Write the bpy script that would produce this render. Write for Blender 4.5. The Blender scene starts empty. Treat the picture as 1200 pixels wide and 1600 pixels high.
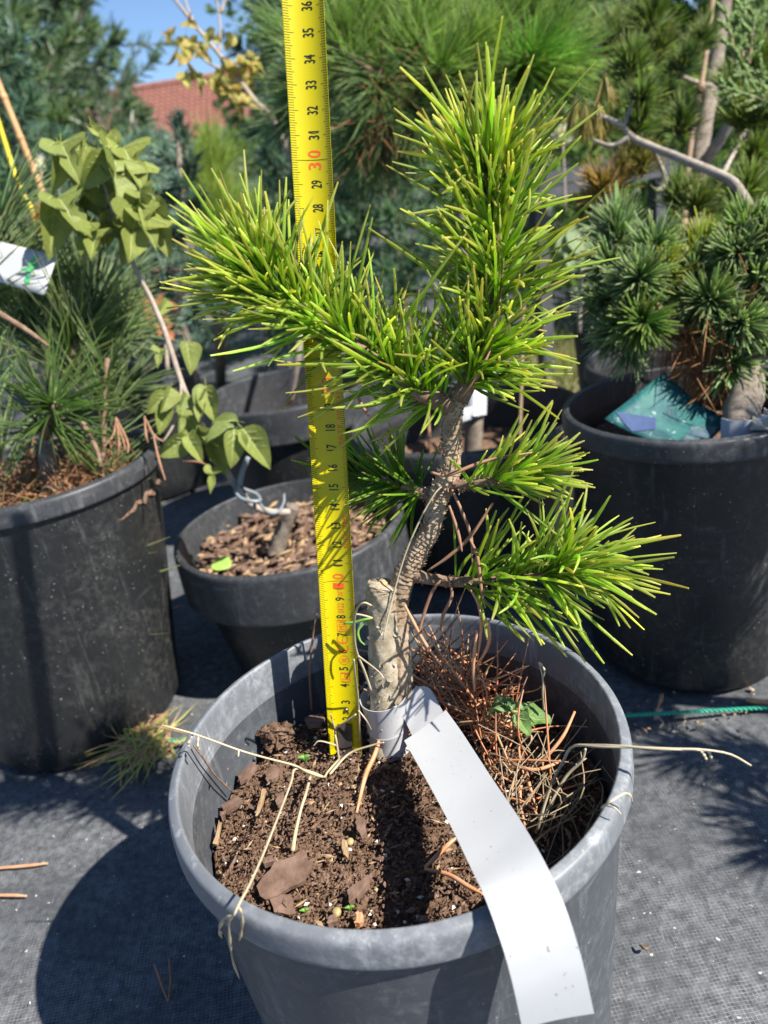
import bpy, math, random
import numpy as np
from mathutils import Vector, Matrix

rng = np.random.default_rng(11)
random.seed(4)
S = bpy.context.scene
COL = S.collection

# ---------------------------------------------------------------- camera
PITCH, ROLL = math.radians(23.8), math.radians(-9.3)
F = Vector((0, math.cos(PITCH), -math.sin(PITCH)))
U0 = Vector((0, math.sin(PITCH), math.cos(PITCH)))
R0 = Vector((1, 0, 0))
RT = math.cos(ROLL)*R0 + math.sin(ROLL)*U0
UP = -math.sin(ROLL)*R0 + math.cos(ROLL)*U0
CAM = Vector((0.01205, -0.29009, 0.441))
cd = bpy.data.cameras.new('camera')
cd.sensor_fit = 'VERTICAL'; cd.sensor_height = 7.6; cd.sensor_width = 5.7; cd.lens = 5.7
cd.clip_start = 0.01; cd.clip_end = 3000
cd.dof.use_dof = True; cd.dof.focus_distance = 0.37; cd.dof.aperture_fstop = 2.0
co = bpy.data.objects.new('camera', cd); COL.objects.link(co)
co.matrix_world = Matrix(((RT.x, UP.x, -F.x, CAM.x), (RT.y, UP.y, -F.y, CAM.y), (RT.z, UP.z, -F.z, CAM.z), (0, 0, 0, 1)))
S.camera = co

# ---------------------------------------------------------------- sky, sun, exposure
SUN_EL, SUN_AZ = math.radians(47.5), math.radians(-30)     # azimuth from +x
sd = Vector((math.cos(SUN_EL)*math.cos(SUN_AZ), math.cos(SUN_EL)*math.sin(SUN_AZ), math.sin(SUN_EL)))
w = bpy.data.worlds.new('World'); S.world = w; w.use_nodes = True
wt = w.node_tree; bg = wt.nodes['Background']
sky = wt.nodes.new('ShaderNodeTexSky'); sky.sky_type = 'NISHITA'; sky.sun_disc = False
sky.sun_elevation = SUN_EL; sky.sun_rotation = math.atan2(sd.x, sd.y)
sky.air_density = 0.8; sky.dust_density = 0.15; sky.ozone_density = 5.0
wt.links.new(sky.outputs[0], bg.inputs[0]); bg.inputs[1].default_value = 0.085
sl = bpy.data.lights.new('sun', 'SUN'); sl.energy = 5.0; sl.angle = math.radians(0.5); sl.color = (1, 0.95, 0.87)
so = bpy.data.objects.new('sun', sl); COL.objects.link(so)
so.rotation_euler = sd.to_track_quat('Z', 'Y').to_euler()
S.view_settings.view_transform = 'Standard'; S.view_settings.look = 'None'
S.view_settings.exposure = 1.0; S.view_settings.gamma = 1; S.view_settings.use_curve_mapping = False
S.cycles.max_bounces = 6; S.cycles.diffuse_bounces = 3; S.cycles.transmission_bounces = 4
S.cycles.caustics_reflective = False; S.cycles.caustics_refractive = False
S.cycles.sample_clamp_indirect = 4

# ---------------------------------------------------------------- helpers
def put(o, name=None, parent=None, loc=None):
    COL.objects.link(o)
    if parent is not None:
        o.parent = parent
        o.matrix_parent_inverse = parent_inv(parent)
    return o
def parent_inv(p):
    m = Matrix.Translation(p.location)
    return m.inverted()
def tag(o, label=None, cat=None, group=None, kind=None):
    if label: o['label'] = label
    if cat: o['category'] = cat
    if group: o['group'] = group
    if kind: o['kind'] = kind
    return o
def thing(name, label, cat, loc, group=None):
    o = bpy.data.objects.new(name, None); o.location = loc; o.empty_display_size = .02
    COL.objects.link(o)
    return tag(o, label, cat, group)
def mesh_np(name, V, Q, cols=None, smooth=True):
    V = np.asarray(V, np.float32).reshape(-1, 3); Q = np.asarray(Q, np.int32)
    k = Q.shape[1]
    me = bpy.data.meshes.new(name)
    me.vertices.add(len(V)); me.vertices.foreach_set('co', V.ravel())
    me.loops.add(Q.size); me.loops.foreach_set('vertex_index', Q.ravel())
    me.polygons.add(len(Q))
    me.polygons.foreach_set('loop_start', np.arange(0, Q.size, k, dtype=np.int32))
    me.polygons.foreach_set('loop_total', np.full(len(Q), k, np.int32))
    me.polygons.foreach_set('use_smooth', np.full(len(Q), smooth, bool))
    if cols is not None:
        a = me.attributes.new('Col', 'FLOAT_COLOR', 'POINT')
        c = np.ones((len(V), 4), np.float32); c[:, :3] = cols
        a.data.foreach_set('color', c.ravel())
    me.update(calc_edges=True); me.validate()
    return me
def mobj(name, me, mat, parent=None, kind=None):
    o = bpy.data.objects.new(name, me)
    if mat is not None and len(me.materials) == 0:
        me.materials.append(mat)
    put(o, parent=parent)
    if kind: o['kind'] = kind
    return o
def pyobj(name, V, Fc, mat, parent=None, smooth=False, kind=None):
    me = bpy.data.meshes.new(name); me.from_pydata([tuple(v) for v in V], [], Fc)
    if smooth: me.polygons.foreach_set('use_smooth', [True]*len(me.polygons))
    me.update()
    return mobj(name, me, mat, parent, kind)
def nrm(a):
    return a/np.maximum(np.linalg.norm(a, axis=-1, keepdims=True), 1e-9)
def smooth_path(pts, n):
    P_ = np.asarray(pts, float)
    if len(P_) == 2:
        t = np.linspace(0, 1, n)[:, None]; return P_[0]*(1-t)+P_[1]*t
    E_ = np.vstack([2*P_[0]-P_[1], P_, 2*P_[-1]-P_[-2]])
    out = []
    m = len(P_)-1
    for q in np.linspace(0, m-1e-6, n):
        i = int(q); t = q-i
        a, b, c, d = E_[i:i+4]
        out.append(.5*((2*b)+(-a+c)*t+(2*a-5*b+4*c-d)*t*t+(-a+3*b-3*c+d)*t**3))
    return np.array(out)
def interp(vals, n):
    vals = np.asarray(vals, float)
    return np.interp(np.linspace(0, 1, n), np.linspace(0, 1, len(vals)), vals)
def frames(path):
    T = nrm(np.gradient(path, axis=0))
    A = np.zeros_like(T)
    ref = np.array([0, 1., 0]) if abs(T[0][1]) < .9 else np.array([1., 0, 0])
    a = ref-T[0]*ref.dot(T[0]); A[0] = a/np.linalg.norm(a)
    for i in range(1, len(T)):
        a = A[i-1]-T[i]*A[i-1].dot(T[i]); A[i] = a/np.linalg.norm(a)
    return T, A, np.cross(T, A)
def tube_arrays(path, rad, K=8, relief=None, cap=True):
    path = np.asarray(path, float); n = len(path)
    rad = interp(rad, n) if np.ndim(rad) else np.full(n, rad)
    T, A, B = frames(path)
    th = np.linspace(0, 2*np.pi, K, endpoint=False)
    rr = rad[:, None]*np.ones((1, K))
    if relief is not None: rr = rr+relief(np.linspace(0, 1, n)[:, None], th[None, :], rad[:, None])
    V = path[:, None]+rr[..., None]*(np.cos(th)[None, :, None]*A[:, None]+np.sin(th)[None, :, None]*B[:, None])
    i, j = np.meshgrid(np.arange(n-1), np.arange(K), indexing='ij')
    q = np.stack([i*K+j, i*K+(j+1) % K, (i+1)*K+(j+1) % K, (i+1)*K+j], -1).reshape(-1, 4)
    V = V.reshape(-1, 3)
    if cap:
        V = np.vstack([V, path[0], path[-1]]); a, b = len(V)-2, len(V)-1
        j = np.arange(K); j2 = (j+1) % K
        q = np.vstack([q, np.stack([np.full(K, a), j2, j, np.full(K, a)], -1)[:, [0, 1, 2, 2]], np.stack([np.full(K, b), (n-1)*K+j, (n-1)*K+j2, (n-1)*K+j2], -1)])
    return V, q
def fix_tris(V, q):
    F4 = []
    for f in q.tolist():
        g = []
        for v in f:
            if v not in g: g.append(v)
        F4.append(g)
    return F4
def tube(name, pts, rad, mat, parent=None, K=8, n=None, relief=None, kind=None):
    path = smooth_path(pts, n or max(6, 4*len(pts)))
    V, q = tube_arrays(path, rad, K, relief)
    me = bpy.data.meshes.new(name); me.from_pydata(V.tolist(), [], fix_tris(V, q))
    me.polygons.foreach_set('use_smooth', [True]*len(me.polygons)); me.update()
    return mobj(name, me, mat, parent, kind)
def tubes_joined(name, lst, mat, parent=None, K=5, kind=None):
    VV, QQ, o = [], [], 0
    for pts, rad, n in lst:
        V, q = tube_arrays(smooth_path(pts, n), rad, K, cap=False)
        VV.append(V); QQ.append(q+o); o += len(V)
    return mobj(name, mesh_np(name, np.vstack(VV), np.vstack(QQ)), mat, parent, kind)
def lathe(name, prof, mat, parent=None, seg=96, c=(0, 0, 0), wob=0.0, smooth=True, kind=None, lean=None):
    prof = np.asarray(prof, float); m = len(prof)
    th = np.linspace(0, 2*np.pi, seg, endpoint=False)
    w_ = 1+wob*np.sin(2*th+1.)+wob*.5*np.sin(3*th)
    V = np.stack([prof[:, 0, None]*np.cos(th)*w_+c[0], prof[:, 0, None]*np.sin(th)*w_+c[1], np.repeat(prof[:, 1, None], seg, 1)+c[2]], -1).reshape(-1, 3)
    if lean: V[:, :2] += np.array(lean[:2])*(1-V[:, 2:3]/lean[2])
    i, j = np.meshgrid(np.arange(m-1), np.arange(seg), indexing='ij')
    q = np.stack([i*seg+j, i*seg+(j+1) % seg, (i+1)*seg+(j+1) % seg, (i+1)*seg+j], -1).reshape(-1, 4)
    return mobj(name, mesh_np(name, V, q, smooth=smooth), mat, parent, kind)

class Needles:
    """collects needles / leaves as arrays and turns them into one mesh"""
    def __init__(s): s.d = []
    def add(s, base, dirv, L, W, col, tip, bend):
        s.d.append([np.asarray(x, float) for x in (base, dirv, L, W, col, tip, bend)])
    def cat(s): return [np.concatenate([d[i] for d in s.d]) for i in range(7)]
    def take(s, idx):
        a = s.cat(); n = Needles(); n.d = [[x[idx] for x in a]]; return n
    def arrays(s, K, Sg, prof, flat):
        base, dirv, L, W, col, tip, bend = s.cat()
        N = len(base); t = np.linspace(0, 1, Sg+1)
        wt_ = np.interp(t, np.linspace(0, 1, len(prof)), prof)
        Ld = L[:, None]
        C = base[:, None]+(dirv*Ld)[:, None]*t[None, :, None]+(bend*Ld)[:, None]*(t**2)[None, :, None]
        T = nrm(dirv[:, None]+2*bend[:, None]*t[None, :, None])
        r = nrm(rng.normal(size=(N, 3)))
        u = nrm(np.cross(T, r[:, None])); v = np.cross(T, u)
        hw = .5*W[:, None]*wt_[None]
        if K == 2:
            V = np.stack([C-u*hw[..., None], C+u*hw[..., None]], 2)
        else:
            th = np.linspace(0, 2*np.pi, K, endpoint=False)
            V = C[:, :, None]+hw[..., None, None]*(np.cos(th)[None, None, :, None]*u[:, :, None]+flat*np.sin(th)[None, None, :, None]*v[:, :, None])
        cc = col[:, None]*(1-t[None, :, None]**3)+tip[:, None]*(t[None, :, None]**3)
        cc = np.repeat(cc[:, :, None], K, 2)
        kk = 1 if K == 2 else K
        nb, i, j = np.meshgrid(np.arange(N), np.arange(Sg), np.arange(kk), indexing='ij')
        o = nb*(Sg+1)*K+i*K
        q = np.stack([o+j, o+(j+1) % K, o+K+(j+1) % K, o+K+j], -1).reshape(-1, 4)
        return V.reshape(-1, 3), q, cc.reshape(-1, 3)
    def build(s, name, mat, parent=None, K=3, Sg=3, prof=(.7, 1, 1, .9, .15), flat=.6, kind='stuff'):
        V, q, c = s.arrays(K, Sg, prof, flat)
        return mobj(name, mesh_np(name, V, q, c), mat, parent, kind)
def shoot(nb, pts, n, L, W, a0, a1, col, tip, jit=.25, bend=.12, up=.0, t0=0., t1=1., pair=True, cj=.18, lj=.15, down=None, bj=.07):
    """needles along a twig: a0, a1 angle from the twig at its base and at its tip"""
    path = smooth_path(pts, 24); T, A, B = frames(path)
    m = n//2 if pair else n
    t = rng.uniform(t0, t1, m); k = t*(len(path)-1); i = np.minimum(k.astype(int), len(path)-2); f = (k-i)[:, None]
    b = path[i]*(1-f)+path[i+1]*f
    az = rng.uniform(0, 2*np.pi, m); tt = (t-t0)/max(t1-t0, 1e-6)
    ang = a0+(a1-a0)*tt+rng.normal(0, jit*.6, m)
    D = np.cos(ang)[:, None]*T[i]+np.sin(ang)[:, None]*(np.cos(az)[:, None]*A[i]+np.sin(az)[:, None]*B[i])
    D[:, 2] += up
    if pair:
        b = np.repeat(b, 2, 0); i = np.repeat(i, 2); D = np.repeat(D, 2, 0)
    N = len(b)
    D = nrm(D+rng.normal(0, jit*.45, (N, 3)))
    Ln = L*np.clip(rng.normal(1, lj, N), .5, 1.4); Wn = W*rng.uniform(.8, 1.15, N)
    j = rng.normal(1, cj, (N, 1))*np.ones((1, 3))*(1+rng.normal(0, .05, (N, 3)))
    Bd = bend*T[i]*rng.uniform(-.3, 1.3, (N, 1))+rng.normal(0, bj, (N, 3))
    if down: Bd[:, 2] -= down
    nb.add(b, D, Ln, Wn, np.clip(np.array(col)*j, .002, 1), np.clip(np.array(tip)*j, .002, 1), Bd)

# ---------------------------------------------------------------- materials
class NT:
    def __init__(s, name):
        s.m = bpy.data.materials.new(name); s.m.use_nodes = True; s.t = s.m.node_tree
        s.b = s.t.nodes['Principled BSDF']; s.out = s.t.nodes['Material Output']
        s.co = s.t.nodes.new('ShaderNodeTexCoord')
    def n(s, typ, **kw):
        x = s.t.nodes.new(typ)
        for k, v in kw.items():
            if k in x.inputs: x.inputs[k].default_value = v
            else: setattr(x, k, v)
        return x
    def l(s, a, b): s.t.links.new(a, b)
    def mapping(s, scale=(1, 1, 1), rot=(0, 0, 0), src='Object'):
        m = s.n('ShaderNodeMapping'); m.inputs['Scale'].default_value = scale; m.inputs['Rotation'].default_value = rot
        s.l(s.co.outputs[src], m.inputs[0]); return m.outputs[0]
    def noise(s, scale, detail=4, rough=.55, vec=None, dist=0.):
        x = s.n('ShaderNodeTexNoise', Scale=scale, Detail=detail, Roughness=rough, Distortion=dist)
        s.l(vec or s.co.outputs['Object'], x.inputs['Vector']); return x.outputs['Fac']
    def ramp(s, fac, stops):
        r = s.n('ShaderNodeValToRGB'); e = r.color_ramp.elements
        while len(e) < len(stops): e.new(.5)
        for k, (p, c) in enumerate(stops):
            e[k].position = p; e[k].color = (*c, 1) if len(c) == 3 else c
        s.l(fac, r.inputs[0]); return r.outputs[0]
    def rampf(s, fac, a, b):
        return s.ramp(fac, [(a, (0, 0, 0)), (b, (1, 1, 1))])
    def mix(s, fac, a, b):
        x = s.n('ShaderNodeMix', data_type='RGBA')
        for i, v in ((0, fac), (6, a), (7, b)):
            if hasattr(v, 'node'): s.l(v, x.inputs[i])
            elif i == 0: x.inputs[0].default_value = v
            else: x.inputs[i].default_value = (*v, 1)
        return x.outputs[2]
    def math(s, op, a, b=0.):
        x = s.n('ShaderNodeMath', operation=op)
        for i, v in ((0, a), (1, b)):
            if hasattr(v, 'node'): s.l(v, x.inputs[i])
            else: x.inputs[i].default_value = v
        return x.outputs[0]
    def bump(s, h, strength, dist):
        x = s.n('ShaderNodeBump', Strength=strength, Distance=dist); s.l(h, x.inputs['Height']); s.l(x.outputs[0], s.b.inputs['Normal'])
    def base(s, c, rough=.5, spec=.5):
        if hasattr(c, 'node'): s.l(c, s.b.inputs['Base Color'])
        else: s.b.inputs['Base Color'].default_value = (*c, 1)
        if hasattr(rough, 'node'): s.l(rough, s.b.inputs['Roughness'])
        else: s.b.inputs['Roughness'].default_value = rough
        s.b.inputs['Specular IOR Level'].default_value = spec
        return s.m
def simple(name, c, c2=None, scale=200, rough=.6, spec=.4, bump=0, bs=400):
    m = NT(name)
    col = c
    if c2 is not None: col = m.mix(m.rampf(m.noise(scale), .35, .68), c, c2)
    if bump: m.bump(m.noise(bs), bump, .0006)
    return m.base(col, rough, spec)
def pot_mat(name, c, dust, amt, speck=.5, rough=.42):
    m = NT(name)
    cloud = m.rampf(m.noise(22, 6, .65), .38, .72)
    fine = m.rampf(m.noise(160, 5, .7), .45, .75)
    scr = m.rampf(m.noise(110, 6, .75, m.mapping((1, 1, .10), (.3, .2, 0))), .56, .66)
    scr2 = m.rampf(m.noise(70, 6, .75, m.mapping((.25, .25, 1.6), (.5, .1, .4))), .60, .70)
    sp = m.rampf(m.noise(420, 2, .5), .70, .76)
    f1 = m.math('MULTIPLY', m.math('ADD', m.math('MULTIPLY', cloud, fine), m.math('MULTIPLY', scr, .45)), amt)
    f1 = m.math('MINIMUM', m.math('ADD', f1, m.math('MULTIPLY', scr2, amt*.5)), 1.)
    col = m.mix(f1, c, dust)
    col = m.mix(m.math('MULTIPLY', sp, speck), col, (.42, .38, .32))
    m.bump(m.noise(300, 4, .6), .25, .0005)
    return m.base(col, m.math('ADD', rough, m.math('MULTIPLY', f1, .35)), .45)
M_pot = pot_mat('grey_plastic', (.062, .069, .079), (.24, .25, .26), .72, .6)
M_rim = pot_mat('rubbed_grey_plastic', (.15, .16, .175), (.42, .435, .45), .95, .5, .45)
M_black = pot_mat('black_plastic', (.014, .015, .016), (.16, .155, .145), .5, .7, .42)
M_blackrim = pot_mat('scuffed_black_plastic', (.035, .037, .040), (.17, .175, .18), .7, .5, .45)
M_far = pot_mat('dull_black_plastic', (.014, .015, .016), (.10, .10, .10), .5, .3, .5)

def needle_mat(name, trans=.35, rough=.38, tint=(1.25, 1.15, .6), spec=.5):
    m = NT(name)
    at = m.n('ShaderNodeAttribute', attribute_name='Col')
    m.base(at.outputs['Color'], rough, spec)
    tr = m.n('ShaderNodeBsdfTranslucent')
    mu = m.n('ShaderNodeMix', data_type='RGBA', blend_type='MULTIPLY'); mu.inputs[0].default_value = 1
    m.l(at.outputs['Color'], mu.inputs[6]); mu.inputs[7].default_value = (*tint, 1); m.l(mu.outputs[2], tr.inputs[0])
    mx = m.n('ShaderNodeMixShader'); mx.inputs[0].default_value = trans
    m.l(m.b.outputs[0], mx.inputs[1]); m.l(tr.outputs[0], mx.inputs[2]); m.l(mx.outputs[0], m.out.inputs[0])
    return m.m
M_needle = needle_mat('pine_needle', .66, .32, (1.3, 1.3, .8), .5)
M_needle_far = needle_mat('conifer_needle', .55, .40, (1.35, 1.35, .9))
M_dead = needle_mat('dead_needle', .15, .6, (1, .8, .6), .3)
def leaf_mat(name, c, c2, under, trans=.35, rough=.5):
    m = NT(name)
    f = m.rampf(m.noise(2.2, 4, .6, m.co.outputs['Generated']), .35, .7)
    oi = m.n('ShaderNodeObjectInfo')
    col = m.mix(f, c, c2)
    col = m.mix(m.math('MULTIPLY', oi.outputs['Random'], .6), col, under)
    vein = m.rampf(m.noise(14, 3, .6, m.co.outputs['Generated']), .4, .6)
    m.bump(vein, .25, .001)
    m.base(col, rough, .35)
    tr = m.n('ShaderNodeBsdfTranslucent'); m.l(col, tr.inputs[0])
    mx = m.n('ShaderNodeMixShader'); mx.inputs[0].default_value = trans
    m.l(m.b.outputs[0], mx.inputs[1]); m.l(tr.outputs[0], mx.inputs[2]); m.l(mx.outputs[0], m.out.inputs[0])
    return m.m
M_leaf = leaf_mat('maple_leaf', (.25, .295, .06), (.345, .38, .095), (.16, .215, .065))
M_leaf_orange = leaf_mat('autumn_leaf', (.52, .50, .10), (.66, .38, .16), (.44, .48, .12), .45)
M_leaf_red = leaf_mat('orange_red_leaf', (.5, .12, .05), (.55, .22, .10), (.45, .15, .06), .3)

def soil_mat():
    m = NT('peaty_soil')
    a = m.noise(260, 8, .7); b = m.noise(60, 5, .6)
    col = m.ramp(a, [(.28, (.04, .024, .016)), (.42, (.125, .074, .048)), (.57, (.205, .13, .088)), (.72, (.30, .21, .15))])
    col = m.mix(m.math('MULTIPLY', m.rampf(b, .45, .7), .3), col, (.08, .046, .03))
    sp = m.rampf(m.noise(900, 2, .5), .73, .77)
    col = m.mix(m.math('MULTIPLY', sp, .7), col, (.45, .38, .30))
    m.bump(m.noise(700, 6, .75), .8, .0012)
    return m.base(col, .95, .1)
M_soil = soil_mat()
M_crumb = simple('reddish_soil_crumb', (.14, .082, .055), (.24, .16, .115), 700, .95, .1)
M_bark_chip = simple('bark_chip_brown', (.125, .074, .052), (.225, .148, .112), 120, .85, .2, .5, 500)
M_chip_tan = simple('tan_wood_chip', (.30, .19, .10), (.42, .30, .18), 200, .8, .2, .4)
M_straw = simple('dry_straw', (.42, .345, .22), (.54, .46, .32), 60, .6, .3)
M_perlite = simple('white_perlite', (.7, .68, .64), (.55, .5, .45), 300, .9, .1)
M_twig = simple('pine_twig', (.16, .095, .06), (.27, .19, .13), 220, .8, .2, .8, 500)
M_deadtube = simple('rust_dead_needle', (.56, .24, .11), (.60, .34, .2), 90, .5, .35)
M_deadtube2 = simple('brown_dead_needle', (.26, .13, .075), (.34, .19, .11), 90, .55, .3)
def bark_mat(name, a, b, c, d):
    m = NT(name)
    f = m.noise(130, 7, .7); g = m.noise(420, 5, .7); h = m.noise(35, 3, .5)
    col = m.ramp(f, [(.32, a), (.5, b), (.66, c)])
    col = m.mix(m.math('MULTIPLY', m.rampf(g, .5, .72), .6), col, d)
    col = m.mix(m.math('MULTIPLY', m.rampf(h, .52, .7), .5), col, a)
    m.bump(m.noise(800, 6, .7), .6, .0008)
    return m.base(col, .88, .15)
M_bark = bark_mat('scaly_pine_bark', (.22, .14, .08), (.36, .26, .17), (.47, .37, .265), (.54, .45, .34))
M_bark_low = bark_mat('grey_flaking_bark', (.20, .15, .085), (.38, .325, .235), (.52, .475, .385), (.27, .21, .13))
M_bark_far = bark_mat('grey_trunk_bark', (.11, .085, .065), (.20, .165, .13), (.30, .26, .21), (.34, .3, .25))
M_stem = simple('maple_stem', (.30, .235, .18), (.42, .35, .29), 150, .6, .3)
def label_mat():
    m = NT('white_plastic_label')
    col = m.mix(m.rampf(m.noise(14, 4, .6), .35, .7), (.46, .465, .475), (.42, .43, .445))
    col = m.mix(m.math('MULTIPLY', m.rampf(m.noise(60, 6, .75), .60, .78), .35), col, (.36, .33, .29))
    col = m.mix(m.math('MULTIPLY', m.rampf(m.noise(520, 2, .5), .72, .75), .8), col, (.16, .12, .09))
    scr = m.rampf(m.noise(150, 5, .7, m.mapping((.12, 1, 1), (0, 0, .95))), .60, .68)
    col = m.mix(m.math('MULTIPLY', scr, .22), col, (.40, .40, .41))
    m.bump(m.noise(24, 3, .5), .12, .004)
    return m.base(col, .42, .4)
M_white = label_mat()
M_greentwine = simple('green_twine', (.02, .30, .19), (.05, .42, .28), 300, .6, .3)
M_tie = simple('grey_plastic_tie', (.15, .18, .20), (.21, .24, .26), 100, .35, .5)
M_yellow = simple('yellow_tape_enamel', (.55, .46, .002), (.51, .43, .002), 40, .34, .4)
M_blackink = simple('black_print', (.02, .018, .01), rough=.4)
M_redink = simple('red_print', (.80, .10, .02), rough=.4)
M_steel = simple('grey_steel', (.25, .25, .25), (.16, .15, .14), 300, .35, .5); M_steel.node_tree.nodes['Principled BSDF'].inputs['Metallic'].default_value = .9
M_darksteel = simple('dark_steel', (.035, .033, .03), (.06, .05, .045), 200, .45, .5)
M_bamboo = simple('tan_bamboo', (.48, .25, .10), (.55, .32, .14), 60, .5, .4)
M_stakebrown = simple('brown_cane', (.25, .16, .095), (.36, .25, .16), 80, .6, .3)
M_yellowpole = simple('yellow_plastic', (.75, .58, .02), (.7, .52, .02), 40, .4, .4)
M_wound = simple('pale_cut_wood', (.55, .38, .20), (.42, .26, .12), 160, .8, .2, .4)
M_bud = simple('brown_bud', (.36, .14, .05), (.5, .25, .12), 500, .5, .4)
M_greenprint = simple('green_print', (.06, .42, .16), rough=.5)

# ================================================================ GROUND
def ground_mat():
    m = NT('woven_ground_cloth')
    v0 = m.mapping((1, 1, 1), (0, 0, math.radians(-3.5)))
    wob = m.n('ShaderNodeTexNoise', Scale=38., Detail=4.); m.l(v0, wob.inputs['Vector'])
    vm = m.n('ShaderNodeVectorMath', operation='MULTIPLY_ADD'); m.l(wob.outputs['Color'], vm.inputs[0]); vm.inputs[1].default_value = (.0034, .0034, 0); m.l(v0, vm.inputs[2])
    v = vm.outputs[0]
    br = m.n('ShaderNodeTexBrick', offset=0.)
    m.l(v, br.inputs['Vector'])
    for k, x in (('Scale', 1.), ('Mortar Size', .00022), ('Mortar Smooth', .6), ('Brick Width', .0025), ('Row Height', .0021)): br.inputs[k].default_value = x
    br.inputs['Color1'].default_value = (1, 1, 1, 1); br.inputs['Color2'].default_value = (.55, .55, .55, 1); br.inputs['Mortar'].default_value = (0, 0, 0, 1)
    dirt = m.rampf(m.noise(9, 7, .68), .36, .70)
    spec = m.rampf(m.noise(140, 5, .7), .40, .75)
    mort = br.outputs['Fac']
    cloth = m.mix(br.outputs['Color'], (.032, .035, .040), (.060, .064, .070))
    cloth = m.mix(m.math('MULTIPLY', m.math('ADD', m.math('MULTIPLY', dirt, .75), .3), spec), cloth, (.20, .205, .21))
    cloth = m.mix(m.math('MULTIPLY', mort, m.math('MULTIPLY', m.math('ADD', m.math('MULTIPLY', dirt, .7), .12), m.math('ADD', m.math('MULTIPLY', m.rampf(m.noise(260, 3, .6), .38, .62), .75), .25))), cloth, (.34, .345, .35))
    st = m.rampf(m.noise(55, 5, .7, m.mapping((1, .25, 1), (0, 0, .7))), .66, .74)
    cloth = m.mix(m.math('MULTIPLY', st, .5), cloth, (.40, .40, .39))
    wh = m.rampf(m.noise(230, 2, .4), .735, .76)
    cloth = m.mix(m.math('MULTIPLY', wh, .8), cloth, (.55, .53, .48))
    far = m.rampf(m.noise(.9, 3, .5), .45, .6)
    m.bump(m.math('ADD', br.outputs['Fac'], m.math('MULTIPLY', m.noise(30), 2.)), .35, .0008)
    return m.base(cloth, .72, .3)
def ground():
    # one sheet: finely divided and gently rumpled near the pots, stretched out to the horizon
    a = np.concatenate([-np.geomspace(400, 1.3, 14), np.linspace(-1.2, 1.2, 121), np.geomspace(1.3, 400, 14)])
    x, y = np.meshgrid(a, a, indexing='ij')
    r = np.hypot(x, y)
    z = .0022*np.sin(x*19+y*7)+.0018*np.sin(y*23-x*11+1)+.0012*np.sin(x*41+2)*np.sin(y*37)
    z = z*np.clip(1.3-r, 0, 1)-.004
    n = len(a); i, j = np.meshgrid(np.arange(n-1), np.arange(n-1), indexing='ij')
    q = np.stack([i*n+j, (i+1)*n+j, (i+1)*n+j+1, i*n+j+1], -1).reshape(-1, 4)
    return mobj('ground', mesh_np('ground', np.stack([x, y, z], -1), q), ground_mat(), kind='structure')
GROUND = ground()

# ================================================================ POTS
def pot(label, c, R, h, mat, rim_mat, base_r=None, lip=.016, seg=96, collar=0, group=None, lean=None):
    """nursery pot: open tapered wall with a rolled rim; c is the base centre"""
    br_ = base_r or R*.86
    t = thing('plant_pot', label, 'plant pot', (c[0], c[1], 0), group)
    k = R/.107
    Ri = R-.0053*k
    ri_in = lambda z: Ri-(Ri-br_+.003)*(h-z)/h*.98
    low = lip+.0 if not collar else collar
    rim = [(ri_in(h-lip*1.4), h-lip*1.4), (Ri-.0003, h-.004), (Ri-.0002, h-.0016), (Ri+.0001, h-.0008), (Ri+.0007, h-.0002), (Ri+.0012, h-.0001), (R-.0024, h-.0011), (R-.0017, h-.0013), (R-.0009, h-.0018), (R-.0003, h-.0027), (R+.0001, h-.0042), (R+.0003, h-.0056), (R+.0006, h-low+.0032), (R+.0006, h-low+.0014), (R+.0003, h-low+.0004), (R-.0004, h-low), (R-.003*k, h-low-.0003), (ri_in(h-low)+.0022, h-low)]
    lathe('rim', rim, rim_mat, t, seg, c, .004, lean=lean)
    w_in = [(ri_in(h-lip*1.4), h-lip*1.4), (ri_in(.02), .02), (.001, .019)]
    wall = [(ri_in(h-low)+.0022, h-low)]+[(ri_in(h-low)+.0022-(ri_in(h-low)+.0022-br_)*s_, (h-low)*(1-s_)) for s_ in (.15, .35, .6, .85, .97)]+[(br_-.003, .0015), (.002, .001)]
    lathe('wall', wall[::-1], mat, t, seg, c, .004, lean=lean)
    lathe('inner_wall', w_in, mat, t, seg, c, .004, lean=lean)
    return t
def soil_disc(name, c, R, z, amp, mat, n=70, label=None, seed=0):
    g = np.random.default_rng(seed)
    rr = np.sqrt(np.linspace(0, 1, n))*R; th = np.linspace(0, 2*np.pi, 3*n, endpoint=False)
    r, t = np.meshgrid(rr, th, indexing='ij'); x, y = r*np.cos(t), r*np.sin(t)
    zz = np.zeros_like(x)
    for k in range(34):
        fr = g.uniform(30, 900)*(.1/R)**.3; a = g.uniform(0, 6.28); p = g.uniform(0, 6.28)
        zz += np.sin((x*np.cos(a)+y*np.sin(a))*fr+p)*min(1., 110/fr)**.75
    for k in range(24):
        fr = g.uniform(900, 2600)*(.1/R)**.3; a = g.uniform(0, 6.28); p = g.uniform(0, 6.28)
        zz += np.sin((x*np.cos(a)+y*np.sin(a))*fr+p)*.11
    zz = zz/5.*amp+g.normal(0, amp*.12, x.shape)
    zz[-1] -= amp; zz[0] = zz[0].mean()
    V = np.stack([x+c[0], y+c[1], zz+z], -1).reshape(-1, 3)
    m_ = 3*n; i, j = np.meshgrid(np.arange(n-1), np.arange(m_), indexing='ij')
    q = np.stack([i*m_+j, (i+1)*m_+j, (i+1)*m_+(j+1) % m_, i*m_+(j+1) % m_], -1).reshape(-1, 4)
    o = mobj(name, mesh_np(name, V, q), mat, kind='stuff')
    if label: tag(o, label, 'soil')
    return o
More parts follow.
